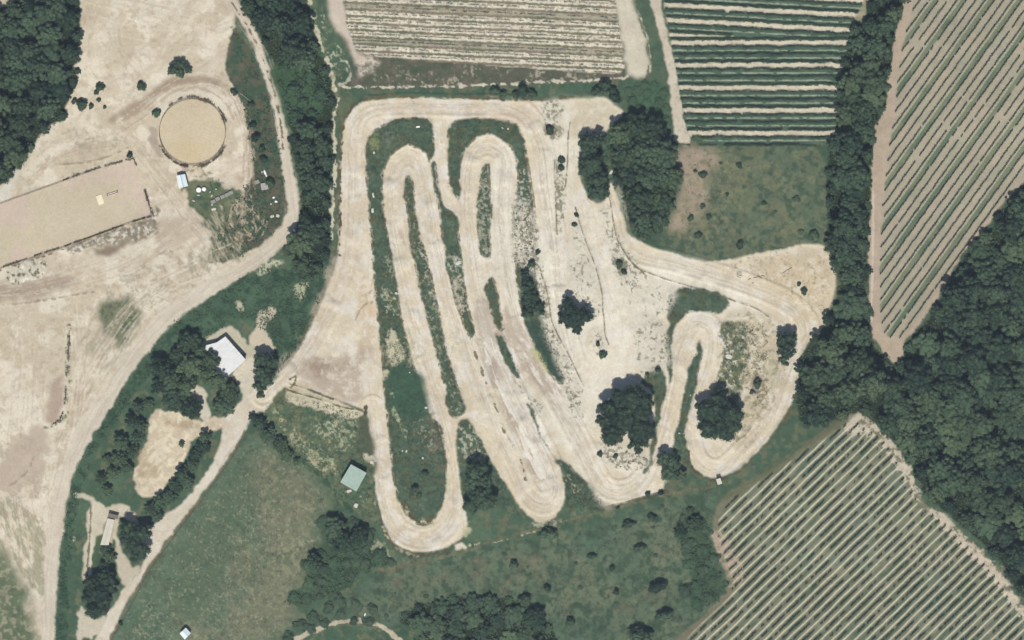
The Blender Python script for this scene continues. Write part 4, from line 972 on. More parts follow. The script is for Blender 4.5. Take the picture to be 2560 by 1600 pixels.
for key, sp, rad, lb, grp, hs, sd_i in wood_info:
    poly = WOODS[key]
    for (px, py) in scatter(poly, sp, sd_i, clip=(-25, -25, 2585, 1625)):
        rr = rad * random.uniform(.78, 1.15)
        for q in (.92, .78, .64, .5, .4):            # keep the crown inside the edge of the wood
            if all(inside(poly, np.array([px + rr * q / .92 * .62 * math.cos(a * .785)]), np.array([py + rr * q / .92 * .62 * math.sin(a * .785)]))[0] for a in range(8)): break
        rr *= q / .92
        if in_any(px, py, low_zone):
            put_bush(px, py, rr * .7, 'bright green low bush in the clearing of the narrow central wood', 'bushes in the wood clearing', lib=BUSHG, hs=.7); continue
        nw += 1
        put_tree(px, py, rr, lb, grp, name='wood_tree', hs=hs * random.choice((.55, .75, .9, .95, 1.0, 1.1)))
    # smaller crowns that fill the ragged edge and the gaps
print('wood trees', nw)
# oak cluster east of the upper lanes (each crown told apart by its place in the clump)
for (px, py, r, lb) in [
  (1590, 325, 34, 'northernmost dark crown of the oak clump east of the upper lanes'),
  (1632, 330, 32, 'oak at the north-east corner of the clump, beside the farm road'),
  (1548, 340, 26, 'small oak at the north-west corner of the big oak clump'),
  (1560, 392, 34, 'oak on the west side of the big clump, above the white stones'),
  (1612, 385, 36, 'large oak in the upper middle of the big clump'),
  (1658, 385, 32, 'oak bulging over the pink bare soil on the clump\'s upper east side'),
  (1570, 445, 32, 'oak on the west edge of the clump next to the narrow pale lane'),
  (1622, 442, 38, 'largest oak, in the very middle of the clump'),
  (1668, 448, 32, 'easternmost oak of the big clump beside the bare pink soil'),
  (1592, 500, 34, 'oak on the lower west side of the clump'),
  (1645, 502, 36, 'oak on the lower east side of the clump'),
  (1600, 548, 30, 'oak low in the clump over the wide sandy bend'),
  (1640, 552, 30, 'oak at the south-east foot of the big clump'),
  (1618, 580, 22, 'small green oak at the southern tip of the big clump')]:
    put_tree(px, py, r * 1.2, lb, name='oak_tree', cat='oak tree', hs=.95)
lobed_tree(1480, 425, [(1470, 365, 32), (1497, 352, 20), (1478, 410, 36), (1495, 450, 30), (1500, 478, 26), (1460, 425, 22), (1488, 480, 22)], 9.5, 'tall ragged tree left of the oak clump, overhanging the pale lane', 'oak_tree', 31, cat='oak tree')
# single trees on and around the circuit
lobed_tree(1434, 790, [(1420, 758, 20), (1425, 775, 24), (1432, 795, 34), (1460, 790, 24), (1408, 795, 20), (1440, 820, 20)], 8, 'triangular dark tree standing alone in the pale sandy middle of the circuit', 'lone_tree', 32)
lobed_tree(1565, 1045, [(1575, 1000, 44), (1590, 985, 26), (1548, 992, 26), (1608, 1005, 32), (1520, 1020, 30), (1600, 1030, 38), (1560, 1045, 48), (1600, 1075, 40), (1535, 1085, 36), (1592, 1108, 30), (1512, 1050, 28), (1520, 1090, 22)], 12, 'largest single oak with a lobed crown beside the southern bend of the circuit', 'oak_tree', 33, cat='oak tree', tr=.7)
lobed_tree(1792, 1048, [(1780, 1030, 42), (1795, 998, 30), (1762, 1020, 30), (1828, 1035, 36), (1805, 1070, 42), (1770, 1068, 34), (1830, 1065, 26)], 11, 'round dark oak inside the curve of the south-east hairpin', 'oak_tree', 34, cat='oak tree', tr=.6)
lobed_tree(1668, 1162, [(1660, 1145, 22), (1682, 1158, 24), (1672, 1182, 24), (1700, 1190, 16)], 8, 'dark tree growing at the foot of the two hairpin straights', 'broadleaf_tree', 35)
lobed_tree(1966, 865, [(1958, 845, 22), (1975, 845, 20), (1965, 875, 28), (1960, 900, 18)], 9, 'oval tree at the east corner where the circuit meets the large wood', 'broadleaf_tree', 36)
lobed_tree(1198, 1215, [(1190, 1175, 32), (1180, 1205, 28), (1210, 1200, 28), (1200, 1240, 36), (1180, 1262, 26), (1225, 1250, 24)], 10, 'tall tree in the grass between the two southern hairpins', 'broadleaf_tree', 37, tr=.5)
put_bush(1037, 1222, 13, 'small round dark bush in the grass inside the south-west hairpin', lib=BUSHD)
put_bush(1048, 1238, 10, 'pale green bush just below the round dark bush inside the hairpin', lib=BUSHG, hs=.7)
put_bush(1062, 1182, 10, 'small dark bush near the right side of the long southern island', lib=BUSHD)
lobed_tree(1330, 742, [(1312, 690, 14), (1318, 715, 20), (1325, 745, 28), (1345, 770, 18), (1320, 780, 20)], 5, 'long dark shrub thicket on the island right of the grey lane', 'thicket', 38, leaf=.42, cat='shrub')
for (px, py, r, lb) in [(1506, 887, 12, 'dark weed bush on the pale sand south of the triangular tree'), (1495, 860, 8, 'smaller ragged bush just north of the dark weed bush on the sand'),
    (1374, 325, 14, 'brown-green bush at the top end of the narrow weedy strip'), (1436, 562, 8, 'small round bush standing alone on the pale sand below the top bay'), (1441, 538, 7, 'thin bush directly above the small round sand bush'),
    (1548, 660, 12, 'ragged bush in the weedy triangle beside the sweeping bend'), (1560, 680, 9, 'low bush at the lower edge of the weedy triangle'), (1354, 782, 10, 'dark little bush at the edge of the pale lane under the thicket'),
    (1645, 925, 9, 'little dark bush at the top of the green patch by the hairpin straight'), (1618, 936, 7, 'pale green shrub on the left of the green patch'),
    (1345, 630, 8, 'dark bush on the weedy strip left of the middle lane'), (1330, 660, 12, 'wide dark bush low on the weedy strip left of the middle lane'), (1539, 1140, 8, 'brown bush on bare ground south of the largest oak'), (1500, 1135, 9, 'brown weed clump south-west of the largest oak'),
    (1620, 1235, 9, 'upright dark bush on the edge of the southern bend'), (1652, 1232, 9, 'dark bush at the exit of the southern bend'), (1545, 1270, 6, 'tiny bush on the boundary line under the southern bend'),
    (1893, 960, 14, 'purple grey bush on the bare soil inside the eastern loop'), (1880, 980, 8, 'small bush beside the purple grey bush'), (2010, 728, 11, 'green bush on the yellow sand by the eastern corner'), (1997, 710, 7, 'little bush above the green bush on the yellow sand')]:
    put_bush(px, py, r, lb, lib=BUSHD if 'dark' in lb else BUSH)
put_bush(1404, 400, 14, 'tall narrow green bush in the weedy strip left of the oak clump', asp=.7, hs=.6, rz=0); 
put_bush(1403, 420, 12, 'lower narrow green bush in the weedy strip left of the oak clump', asp=.7, hs=.6, rz=0)
# hedge line along the top of the circuit
for (px, py, r, lb) in [(1238, 228, 16, 'leftmost dark bush of the hedge above the circuit'), (1258, 236, 13, 'low bush right of the leftmost hedge bush'), (1308, 226, 20, 'large round bush in the hedge above the circuit'), (1330, 236, 15, 'bush between the large round hedge bush and the bare gap'), (1288, 238, 13, 'low green bush left of the large round hedge bush'),
    (1512, 216, 22, 'dark bush at the corner below the pale field margin'), (1490, 228, 16, 'hedge bush left of the corner bush'), (1538, 242, 17, 'dark round shrub hanging over the sandy bay'), (1530, 225, 15, 'green shrub between the corner bush and the sandy bay')]:
    put_bush(px, py, r, lb, name='hedge_bush', lib=BUSHD, hs=.9)
for (px, py) in scatter(T(2, 0, "1080,830 1300,780 1430,800 1460,1000 1470,1260 1380,1240 1200,1180 1110,1000"), 22, 71):
    put_bush(px, py, random.uniform(13, 20), 'bright green low shrub in the thicket north of the oak clump', 'shrubs north of the oak clump', lib=BUSHG, hs=.3)
# trees round the hall
for (px, py, r, lb) in [
  (474, 858, 30, 'dark tree touching the north-west corner of the white hall'), (446, 890, 22, 'small tree between the hall corner tree and the slope'),
  (500, 880, 22, 'small dark tree overlapping the west wall of the hall'), (528, 902, 26, 'ragged dark tree leaning over the middle of the white roof'),
  (478, 915, 34, 'broad green tree in the middle of the group west of the hall'), (408, 922, 34, 'round dark tree on the western outside of the hall group'),
  (430, 955, 32, 'tree below the round western tree, above the pit'), (470, 965, 30, 'tree at the left of the white clearing'),
  (440, 995, 34, 'wide green tree just above the sand pit'), (480, 1020, 28, 'tree between the sand pit and the white clearing'),
  (545, 950, 30, 'dark tree south of the hall roof edge'), (572, 980, 28, 'tree right of the white clearing, beside the farm track'),
  (562, 1012, 30, 'green tree at the lower right of the white clearing'), (400, 965, 22, 'small tree west of the wide green tree'),
  (515, 935, 24, 'dark tree wedged between the hall roof and the clearing')]:
    put_tree(px, py, r, lb, hs=.9)
for (px, py, r, lb) in [
  (345, 1020, 17, 'dark round tree at the top of the row west of the sand pit'), (372, 1010, 14, 'small tree beside the top of the row west of the pit'), (332, 1050, 20, 'second tree down the row west of the sand pit'),
  (352, 1065, 20, 'tree against the upper left side of the sand pit'), (345, 1095, 20, 'tree against the middle left side of the sand pit'), (303, 1108, 22, 'dark tree standing out to the west halfway down the row'),
  (330, 1130, 20, 'tree right of the dark halfway tree'), (300, 1148, 22, 'tree below the dark halfway tree'), (270, 1150, 13, 'small tree sticking out west near the bottom of the row'),
  (320, 1168, 16, 'tree at the lower left edge of the sand pit'), (285, 1182, 20, 'tree third from the bottom of the row'), (255, 1197, 16, 'dark tree second from the bottom of the row'), (268, 1228, 16, 'last tree at the bottom of the row, above the garden path')]:
    put_tree(px, py, r, lb, hs=.85)
for (px, py, r, lb) in [
  (513, 1092, 17, 'northern end tree of the row between pit and farm track'), (508, 1118, 19, 'second tree from the north end of the track-side row'), (490, 1140, 18, 'third tree of the track-side row'),
  (480, 1165, 19, 'fourth tree of the track-side row, beside the pit edge'), (455, 1185, 20, 'fifth tree of the track-side row'), (470, 1205, 20, 'tree bulging towards the farm track in the middle of the row'),
  (440, 1218, 20, 'dark tree left of the bulging track-side tree'), (425, 1242, 20, 'lower tree of the track-side row over the pale pit edge'), (400, 1255, 20, 'tree near the southern end of the track-side row'),
  (378, 1272, 18, 'dark tree at the south-west end of the track-side row'), (395, 1290, 15, 'small green tree at the bottom of the track-side row'), (455, 1110, 8, 'tiny shrub on the eastern lip of the sand pit')]:
    put_tree(px, py, r, lb, hs=.85)
lobed_tree(660, 925, [(655, 900, 24), (680, 908, 20), (655, 930, 28), (668, 945, 24), (650, 965, 20), (655, 985, 14)], 9, 'tall tree standing alone between the hall and the circuit entrance', 'broadleaf_tree', 41)
lobed_tree(341, 1345, [(322, 1318, 24), (345, 1335, 30), (365, 1330, 24), (335, 1360, 30), (355, 1375, 26), (318, 1345, 22), (340, 1390, 18)], 9, 'big round tree between the long shed and the farm track', 'broadleaf_tree', 42, tr=.5)
lobed_tree(250, 1490, [(268, 1445, 30), (232, 1455, 24), (248, 1480, 34), (225, 1490, 20), (262, 1500, 30), (240, 1525, 26), (275, 1470, 22)], 9, 'large dark tree mass south of the long shed, beside the farm track', 'broadleaf_tree', 43, tr=.5)
for (px, py, r, lb) in [(265, 1372, 15, 'small tree covering the south end of the long shed'), (275, 1392, 17, 'tree just south of the long shed'), (262, 1415, 16, 'tree linking the long shed tree to the large dark mass')]:
    put_tree(px, py, r, lb, hs=.8)
for (px, py, r, lb) in [(632, 1045, 13, 'first tree of the line south-east of the track junction'), (652, 1062, 20, 'second tree of the line south-east of the junction'), (672, 1088, 22, 'third and widest tree of the line south-east of the junction'),
  (700, 1112, 20, 'fourth tree of the line south-east of the junction'), (718, 1138, 18, 'dark fifth tree of the line south-east of the junction'), (742, 1155, 11, 'last small tree of the line south-east of the junction')]:
    put_tree(px, py, r, lb, hs=.8)
for (px, py, r, lb) in [(838, 1318, 30, 'dark tall tree at the north tip of the shrubs left of the hairpin'), (900, 1338, 26, 'dark tree to the right in the shrubs left of the hairpin'), (858, 1355, 28, 'middle tree of the shrubs left of the hairpin'), (788, 1408, 25, 'dark tree standing out on the meadow edge'),
  (1738, 1308, 20, 'dark tree at the top of the shrubs by the south-east vineyard'), (1702, 1332, 18, 'dark tree left of the top tree by the south-east vineyard'), (1725, 1278, 10, 'tiny tree above the dark trees by the south-east vineyard')]:
    put_tree(px, py, r, lb, hs=.8)
for (px, py, r, lb) in [(447, 172, 30, 'large spreading bush alone on the bare ground above the round pen')]:
    lobed_tree(447, 172, [(432, 175, 16), (447, 162, 18), (465, 172, 17), (447, 182, 18)], 4.5, lb, 'shrub', 44, leaf=.42, cat='shrub', tr=.2)
for (px, py, r, lb) in [(353, 217, 15, 'round bush alone on bare ground between two other bushes'), (250, 218, 14, 'thin sparse bush near the north-west wood'), (240, 232, 8, 'small scrap of bush beside the thin sparse bush'), (247, 250, 7, 'tiny bush below the thin sparse bush'),
   (206, 262, 18, 'broad low bush on the edge of the north-west wood'), (228, 265, 9, 'small bush right of the broad low bush'), (186, 253, 9, 'bush between the wood edge and the broad low bush'), (262, 268, 6, 'tiniest bush on the path edge'),
   (194, 178, 10, 'small bush poking out of the wood edge'), (188, 205, 9, 'dark bush at the wood edge below the poking one'), (585, 230, 11, 'bush at the end of the white pole beside the road'), (325, 388, 10, 'bush at the north-east corner of the riding arena'),
   (640, 345, 15, 'dark bush in the scrub between the round pen and the road'), (655, 372, 12, 'lower dark bush in the scrub right of the round pen'), (632, 312, 12, 'upper dark bush in the scrub right of the round pen'), (628, 262, 11, 'dark bush near the road in the upper scrub'), (676, 458, 15, 'dark bush behind the grey trailer'), (659, 400, 12, 'dark bush above the upturned white boat'),
   (302, 1558, 8, 'dark brown dead bush beside the farm track')]:
    put_bush(px, py, r, lb, lib=BUSHD if 'dark' in lb or 'brown' in lb else BUSH)
put_bush(392, 283, 14, 'pale green bush touching the west side of the round pen', lib=BUSHG, hs=.8)
# shrubs of the southern scrub meadow
cnt = 0
for key, lbl, grp in (('W7', 'low shrub in the scrub left of the south-west hairpin', 'shrubs left of the hairpin'), ('W8', 'low shrub beside the west edge of the south-east vineyard', 'shrubs by the south-east vineyard')):
    for (px, py) in scatter(WOODS[key], 31, 81 + cnt): put_bush(px, py, random.uniform(12, 24), lbl, grp, lib=BUSH + BUSHG, hs=.38, asp=random.uniform(.8, 1.5))
    cnt += 1
for (px, py) in scatter(F("740,1445 830,1400 900,1440 880,1470 790,1465 700,1510 640,1670 680,1480"), 30, 83): put_bush(px, py, random.uniform(12, 22), 'low dark shrub above the small southern path', 'shrubs above the southern path', lib=BUSH, hs=.4, asp=random.uniform(.8, 1.5))
for (px, py, r, a_, lb) in [(1645, 1467, 20, 1.5, 'oval dark shrub alone in the southern scrub meadow'), (1368, 1470, 12, 1, 'small black shrub in the middle of the scrub meadow'), (1370, 1335, 16, 2.0, 'long dark shrub just below the middle hairpin'), (1600, 1585, 26, 1.6, 'large dark shrub at the bottom edge right of centre'),
   (1284, 1412, 12, 1.2, 'dark shrub on the left of the scrub meadow'), (1660, 1540, 20, 1.4, 'dark shrub near the vineyard corner at the bottom'), (1425, 1555, 12, 1.3, 'round dark shrub near the bottom of the scrub meadow'), (1540, 1480, 10, 1, 'little shrub left of the oval dark shrub'),
   (1530, 1420, 9, 1, 'small shrub in the upper right of the scrub meadow'), (1600, 1370, 14, 1.3, 'green shrub in the right of the scrub meadow'), (1570, 1310, 14, 1.5, 'green shrub below the southern bend'), (1630, 1295, 14, 1.2, 'green shrub between the southern bend and the dark trees'), (1480, 1390, 10, 1.4, 'pale shrub in the centre of the scrub meadow'), (1310, 1500, 18, 1.3, 'shrub at the top of the southern wood edge')]:
    put_bush(px, py, r, lb, lib=BUSHD if 'dark' in lb or 'black' in lb else BUSH, asp=a_, rz=random.uniform(-.2, .4))
for (px, py) in scatter(smead, 58, 84, 2500): put_bush(px, py, random.uniform(3.5, 8), 'knee-high scrub bush scattered over the southern scrub meadow', 'scrub bushes on the southern meadow', name='scrub_bush', lib=BUSH, hs=.35)
for (px, py, r, lb) in [(1758, 437, 13, 'wide brown-green bush in the upper left of the fenced meadow'), (1738, 427, 6, 'small bush left of the wide meadow bush'), (1757, 515, 9, 'pale bush on the left edge of the meadow'), (1727, 545, 10, 'round brown bush on the pink bare soil'), (1772, 542, 9, 'green bush right of the round brown bush'), (1745, 588, 13, 'dark flat bush low in the meadow'),
   (1850, 612, 14, 'black bush near the lower edge of the meadow'), (1818, 485, 6, 'small dark bush in the middle of the meadow'), (1910, 507, 8, 'dark bush in the right half of the meadow'), (1848, 412, 10, 'flat dark bush high in the meadow'), (1990, 497, 12, 'green ring of grass and bush near the tree belt'), (1802, 408, 5, 'tiny bush at the top of the meadow'), (2002, 580, 9, 'dark bush in the lower right corner of the meadow'), (1938, 530, 6, 'tiny black bush in the lower meadow'), (2035, 590, 18, 'long dark bush under the tree belt at the meadow corner')]:
    put_bush(px, py, r, lb, lib=BUSHD if 'dark' in lb or 'black' in lb else BUSH, hs=.6)

# weeds, tufts and undergrowth nobody could count
def tufts(name, label, polys, n, mat, size=.22, seed=1, hgt=.35, spread=.35, k=5, thr=.5, nscale=8):
    r = np.random.default_rng(seed); P = []
    per = np.array([np.prod(p.max(0) - p.min(0)) for p in polys]); per = per / per.sum()
    for p, q in zip(polys, per):
        c = r.uniform(p.min(0), p.max(0), (int(n * q) + 10, 2)); c = c[inside(p, c[:, 0], c[:, 1])]
        c = c[fbm(c[:, 0], c[:, 1], nscale, seed + 3, 2) > thr]
        P.append(c)
    P = np.vstack(P); P = np.repeat(P, k, 0) + r.normal(0, spread / S, (len(P) * k, 2))
    j = np.clip(((P[:, 1] - Y0) / ST).round().astype(int), 0, NY - 1); i = np.clip(((P[:, 0] - X0) / ST).round().astype(int), 0, NX - 1)
    z = Z[j, i] + r.uniform(.02, hgt, len(P))
    Q = np.stack([(P[:, 0] - 1280) * S, (800 - P[:, 1]) * S, z], 1)
    nn = np.tile(np.array([0, 0, 1.0]), (len(Q), 1)) + r.normal(0, .5, (len(Q), 3))
    V, Fq = cards(Q, nn, size, r)
    return tag(link(name, mesh_quads(name, V, Fq, mat)), label, 'vegetation', kind='stuff')
islp = [p for p, k in ISL]
tufts('grass', 'rough grass tufts on the islands and banks of the circuit', islp + [fld, T(2, 2, '110,0 270,10 330,170 370,300 390,400 490,500 500,590 460,620 370,500 290,400 230,250 150,100')], 38000, M_LEAFB, .3, 91, .35, .35, 4, .38)
roughp = [T(2, 1, "820,430 1280,1100 1130,1260 940,860"), T(2, 2, "390,0 680,640 600,960 300,0"), T(2, 2, "790,1180 1280,1280 1200,1440 860,1350"), T(2, 2, "1970,20 2420,20 2420,850 2040,780"), T(2, 1, "0,400 250,700 380,1512 0,980")]
tufts('weeds', 'dry weeds dotted over the rough sandy ground between the eastern lanes', roughp, 4500, M_WEED, .3, 92, .3, .25, 4, .68, 7)
greenp = [F("700,640 780,600 760,700 700,830 650,890 640,800 560,740 500,790 400,840 330,910 270,1000 220,1080 190,1150 175,1250 165,1350 150,1600 128,1600 132,1500 150,1250 185,1100 255,980 335,852 425,752 545,672 605,637"), F("548,60 600,140 650,290 672,440 655,545 560,610 505,560 602,400 575,255")]
tufts('undergrowth', 'low green brambles covering the slope below the yard road', greenp, 26000, M_LEAFG, .5, 93, .6, .45, 4, .42, 14)
tufts('undergrowth', 'dark brambles and saplings filling the floor of the woods', [WOODS[k] for k in ('W7', 'W8', 'W1', 'W2', 'W3', 'W4', 'W5', 'W6', 'W9')], 30000, M_LEAF, .6, 94, 1.2, .5, 4, .3, 14)
tufts('meadow_grass', 'coarse grass clumps in the southern meadows', [mead, smead, F("1640,350 1960,350 1960,570 1700,610 1600,590")], 18000, M_WEED, .3, 95, .25, .4, 4, .52, 16)

# ------------------------------------------------------------------ vine rows: each row is one thing
def rows(poly, nrm, off, sp, label, group, gap=.25, wid=.55, hgt=1.25, dens=9, mat=None, seed=1, size=.32, skip=None, clip=(-20, -20, 2580, 1620), wob=4.0):
    poly = smooth_poly(poly, 1)
    nx, ny = nrm; d = np.array([ny, -nx]); d = d / np.linalg.norm(d)
    if abs(d[0]) > 0 and d[0] < 0: d = -d
    n_ = np.array([nx, ny]); nl = np.linalg.norm(n_)
    us = (poly @ n_ - off) / sp
    r = np.random.default_rng(seed); idx = 0
    for k in range(int(math.ceil(us.min())), int(math.floor(us.max())) + 1):
        base = n_ / (nl * nl) * (off + k * sp)
        ts = poly @ d; t = np.arange(ts.min() - 5, ts.max() + 5, 2.4)
        P = base[None] + t[:, None] * d[None]
        m = inside(poly, P[:, 0], P[:, 1]) & (P[:, 0] > clip[0]) & (P[:, 0] < clip[2]) & (P[:, 1] > clip[1]) & (P[:, 1] < clip[3])
        if skip is not None: m &= ~skip(P[:, 0], P[:, 1])
        P = P[m]
        if len(P) < 12: continue
        P = P + (n_ / nl) * ((noise(t[m], np.full(m.sum(), k * 3.3), 16, seed + 7) - .5) * wob)[:, None]
        vig = noise(t[m], np.full(m.sum(), k * 9.7), 9, seed + 5) * .6 + noise(t[m], np.full(m.sum(), k * 5.1), 28, seed + 6) * .4
        P = P[vig > gap]; vig = vig[vig > gap]
        if len(P) < 8: continue
        kk = dens
        Q = np.repeat(P, kk, 0); v = np.repeat(vig, kk)
        Q = Q + d * r.uniform(-1.3, 1.3, len(Q))[:, None] + (n_ / nl) * (r.normal(0, wid / S * .32, len(Q)))[:, None]
        zt = hgt * (.75 + .35 * v) * np.sqrt(r.uniform(.02, 1, len(Q)))
        j = np.clip(((Q[:, 1] - Y0) / ST).round().astype(int), 0, NY - 1); i = np.clip(((Q[:, 0] - X0) / ST).round().astype(int), 0, NX - 1)
        O = P.mean(0); wo_ = np.array(W(O[0], O[1], 0))
        X = np.stack([(Q[:, 0] - 1280) * S, (800 - Q[:, 1]) * S, Z[j, i] + zt], 1) - wo_
        nn = np.stack([r.normal(0, .5, len(Q)), r.normal(0, .5, len(Q)), np.full(len(Q), .9)], 1)
        V, Fq = cards(X, nn, size, r)
        tw = np.linspace(0, 1, 40); Pw = P[0][None] * (1 - tw[:, None]) + P[-1][None] * tw[:, None]
        j = np.clip(((Pw[:, 1] - Y0) / ST).round().astype(int), 0, NY - 1); i = np.clip(((Pw[:, 0] - X0) / ST).round().astype(int), 0, NX - 1)
        cw = np.stack([(Pw[:, 0] - 1280) * S, (800 - Pw[:, 1]) * S, Z[j, i] + hgt * .6], 1) - wo_
        Vw = np.concatenate([cw + np.array([0, 0, -.02]), cw + np.array([0, 0, .02])]); a_ = np.arange(39) + len(V)
        Fq = np.vstack([Fq, np.stack([a_, a_ + 1, a_ + 41, a_ + 40], 1)]); V = np.vstack([V, Vw])
        o = link('vine_row', mesh_quads('vine_row', V, Fq, mat or M_VINE), None, tuple(wo_))
        idx += 1
        tag(o, label(idx), 'vine row', group)
ORD = lambda n: '%d%s' % (n, 'th' if 10 <= n % 100 <= 20 else {1: 'st', 2: 'nd', 3: 'rd'}.get(n % 10, 'th'))
rows(V1, V1N, V1O, V1S, lambda i: '%s row of tiny young vines from the top edge in the pale north field' % ORD(i), 'young vine rows in the pale north field', gap=.42, wid=.3, hgt=.7, dens=3, seed=801, size=.3, wob=1.5)
rows(V2, (0.0, 1.0), 98.2, 18.8, lambda i: '%s flat vine row down in the green striped vineyard' % ORD(i), 'vine rows of the green striped vineyard', gap=.15, wid=.75, hgt=1.2, dens=11, seed=802, size=.36, mat=M_VINEG, wob=6.0, skip=lambda x, y: y < 95)
rows(V2, (-0.055, 1.0), 84 - .055 * 1756, 18.8, lambda i: '%s slanting vine row at the top of the green striped vineyard' % ORD(i), 'slanting vine rows at the top of the green vineyard', gap=.22, wid=.75, hgt=1.2, dens=11, seed=803, size=.36, mat=M_VINEG, skip=lambda x, y: y > 88)
rows(V3, V3N, V3O, V3S, lambda i: '%s vine row from the left in the brown north-east vineyard' % ORD(i), 'vine rows of the north-east vineyard', gap=.22, wid=.40, hgt=1.2, dens=9, seed=804, size=.3, wob=1.4)
rows(V4, V4N, V4O, V4S, lambda i: '%s vine row from the upper left in the south-east vineyard' % ORD(i), 'vine rows of the south-east vineyard', gap=.42, wid=.42, hgt=1.25, dens=9, seed=805, size=.32, wob=1.4)

# ------------------------------------------------------------------ buildings
M_WHITE = plain('white_sheet_roof', (.62, .62, .61), .5, 0, .05, .8)
M_WALL = plain('rendered_wall', (.50, .45, .37), .9)
M_GREENR = plain('green_sheet_roof', (.30, .385, .33), .5, 0, .06, .6)
M_BLUEW = plain('pale_blue_roof', (.60, .68, .70), .45, 0, .04, .8)
M_DARK = plain('dark_steel', (.05, .05, .05), .6)
M_WOOD = plain('weathered_wood', (.22, .17, .12), .9)
M_GWOOD = plain('grey_wood', (.38, .36, .33), .9, 0, .2, 4)
M_CREAM = plain('cream_roof', (.52, .49, .41), .8, 0, .05, .5)
M_BROWN = plain('dark_brown', (.17, .14, .11), .9, 0, .2, 5)
M_WPL = plain('white_plastic', (.78, .8, .77), .4, 0, .04)
M_WST = plain('whitish_stone', (.50, .49, .45), .9, 0, .15, 3)
M_STONE = plain('pale_stone', (.52, .49, .41), .9, 0, .15, 3)
M_PINK = plain('painted_pole', (.62, .50, .46), .6, 0, .1, 3)
M_YEL = plain('pale_yellow_canvas', (.70, .63, .44), .8, 0, .06, 1)
M_RUST = plain('red_brown_steel', (.12, .045, .035), .8, 0, .2, 3)

def pts(o, arr):                       # photograph pixels -> metres relative to the origin o
    return [((p[0] - o[0]) * S, (o[1] - p[1]) * S) for p in arr]
def inset(P, d):
    c = np.mean(P, 0); P = np.array(P); v = P - c; L = np.linalg.norm(v, axis=1)[:, None]; return [tuple(x) for x in c + v * (L - d) / L]
def building(name, corners, h, label, cat, roofmat, wallmat, door=None, ribs=0, slope=0.0, sdir=(0, 1), over=.35, windows=()):
    o = np.mean(corners, 0); P = pts(o, corners)
    t = empty(name, W(o[0], o[1], ground_z(*o))); sdv = np.array(sdir) / np.linalg.norm(sdir)
    zt = lambda p: h + slope * float(np.dot(p, sdv))
    Pi = inset(P, over)
    MB().prism(Pi, [-.4] * len(Pi), [zt(p) for p in Pi]).build('wall', wallmat, t)
    rf = MB().prism(P, [zt(p) + .003 for p in P], [zt(p) + .16 for p in P]).build('roof', roofmat, t)
    return t, P, Pi, zt, rf
# white hall
hall = N("503,867 543,856 564.5,841 616,899.5 563,947 539,922 520,900")
t, P, Pi, zt, rf = building('hall', hall, 3.1, 'white flat-roofed hall with a notched outline beside the trees', 'building', M_WHITE, M_WALL, slope=.02)
# sheet seams run across the roof
e0 = np.array(P[2]); e1 = np.array(P[3]); e2 = np.array(P[4]); ax = (e1 - e0); ax2 = (e2 - e1)
for k in range(1, 8):
    a = e0 + ax * k / 8; b = a + ax2 * (.97 if k > 2 else .55); m_ = MB()
    m_.bar((a[0], a[1], zt(a) + .17), (b[0], b[1], zt(b) + .17), .025, 4); m_.build('roof_seam', M_WHITE, rf)
dl = (e2 - e1) / np.linalg.norm(e2 - e1); dn = np.array([dl[1], -dl[0]]); mid = np.array(Pi[3]) * .5 + np.array(Pi[4]) * .5
for w_ in (.5,):
    cx, cy = mid + dn * -.02
    MB().box(cx, cy, 0, 2.4, 2.6, .1, math.atan2(dl[1], dl[0])).build('door', M_DARK, t)
# green roofed shed
shed = N("878,1160 917.2,1181.5 891.5,1228 851,1205")
t, P, Pi, zt, rf = building('shed', shed, 3.6, 'square shed with a pale green roof in the grass beside the first lane', 'shed', M_GREENR, M_GWOOD, over=.2)
a, b, c_, d_ = [np.array(p) for p in P]
for k in range(1, 7):
    p = a + (b - a) * k / 7; q = d_ + (c_ - d_) * k / 7; MB().bar((p[0], p[1], zt(p) + .17), (q[0], q[1], zt(q) + .17), .03, 4).build('roof_rib', M_GREENR, rf)
dl = (c_ - d_) / np.linalg.norm(c_ - d_); mid = (np.array(Pi[2]) + np.array(Pi[3])) / 2
MB().box(mid[0], mid[1], 0, 2.3, 2.2, .1, math.atan2(dl[1], dl[0])).build('door', M_DARK, t)
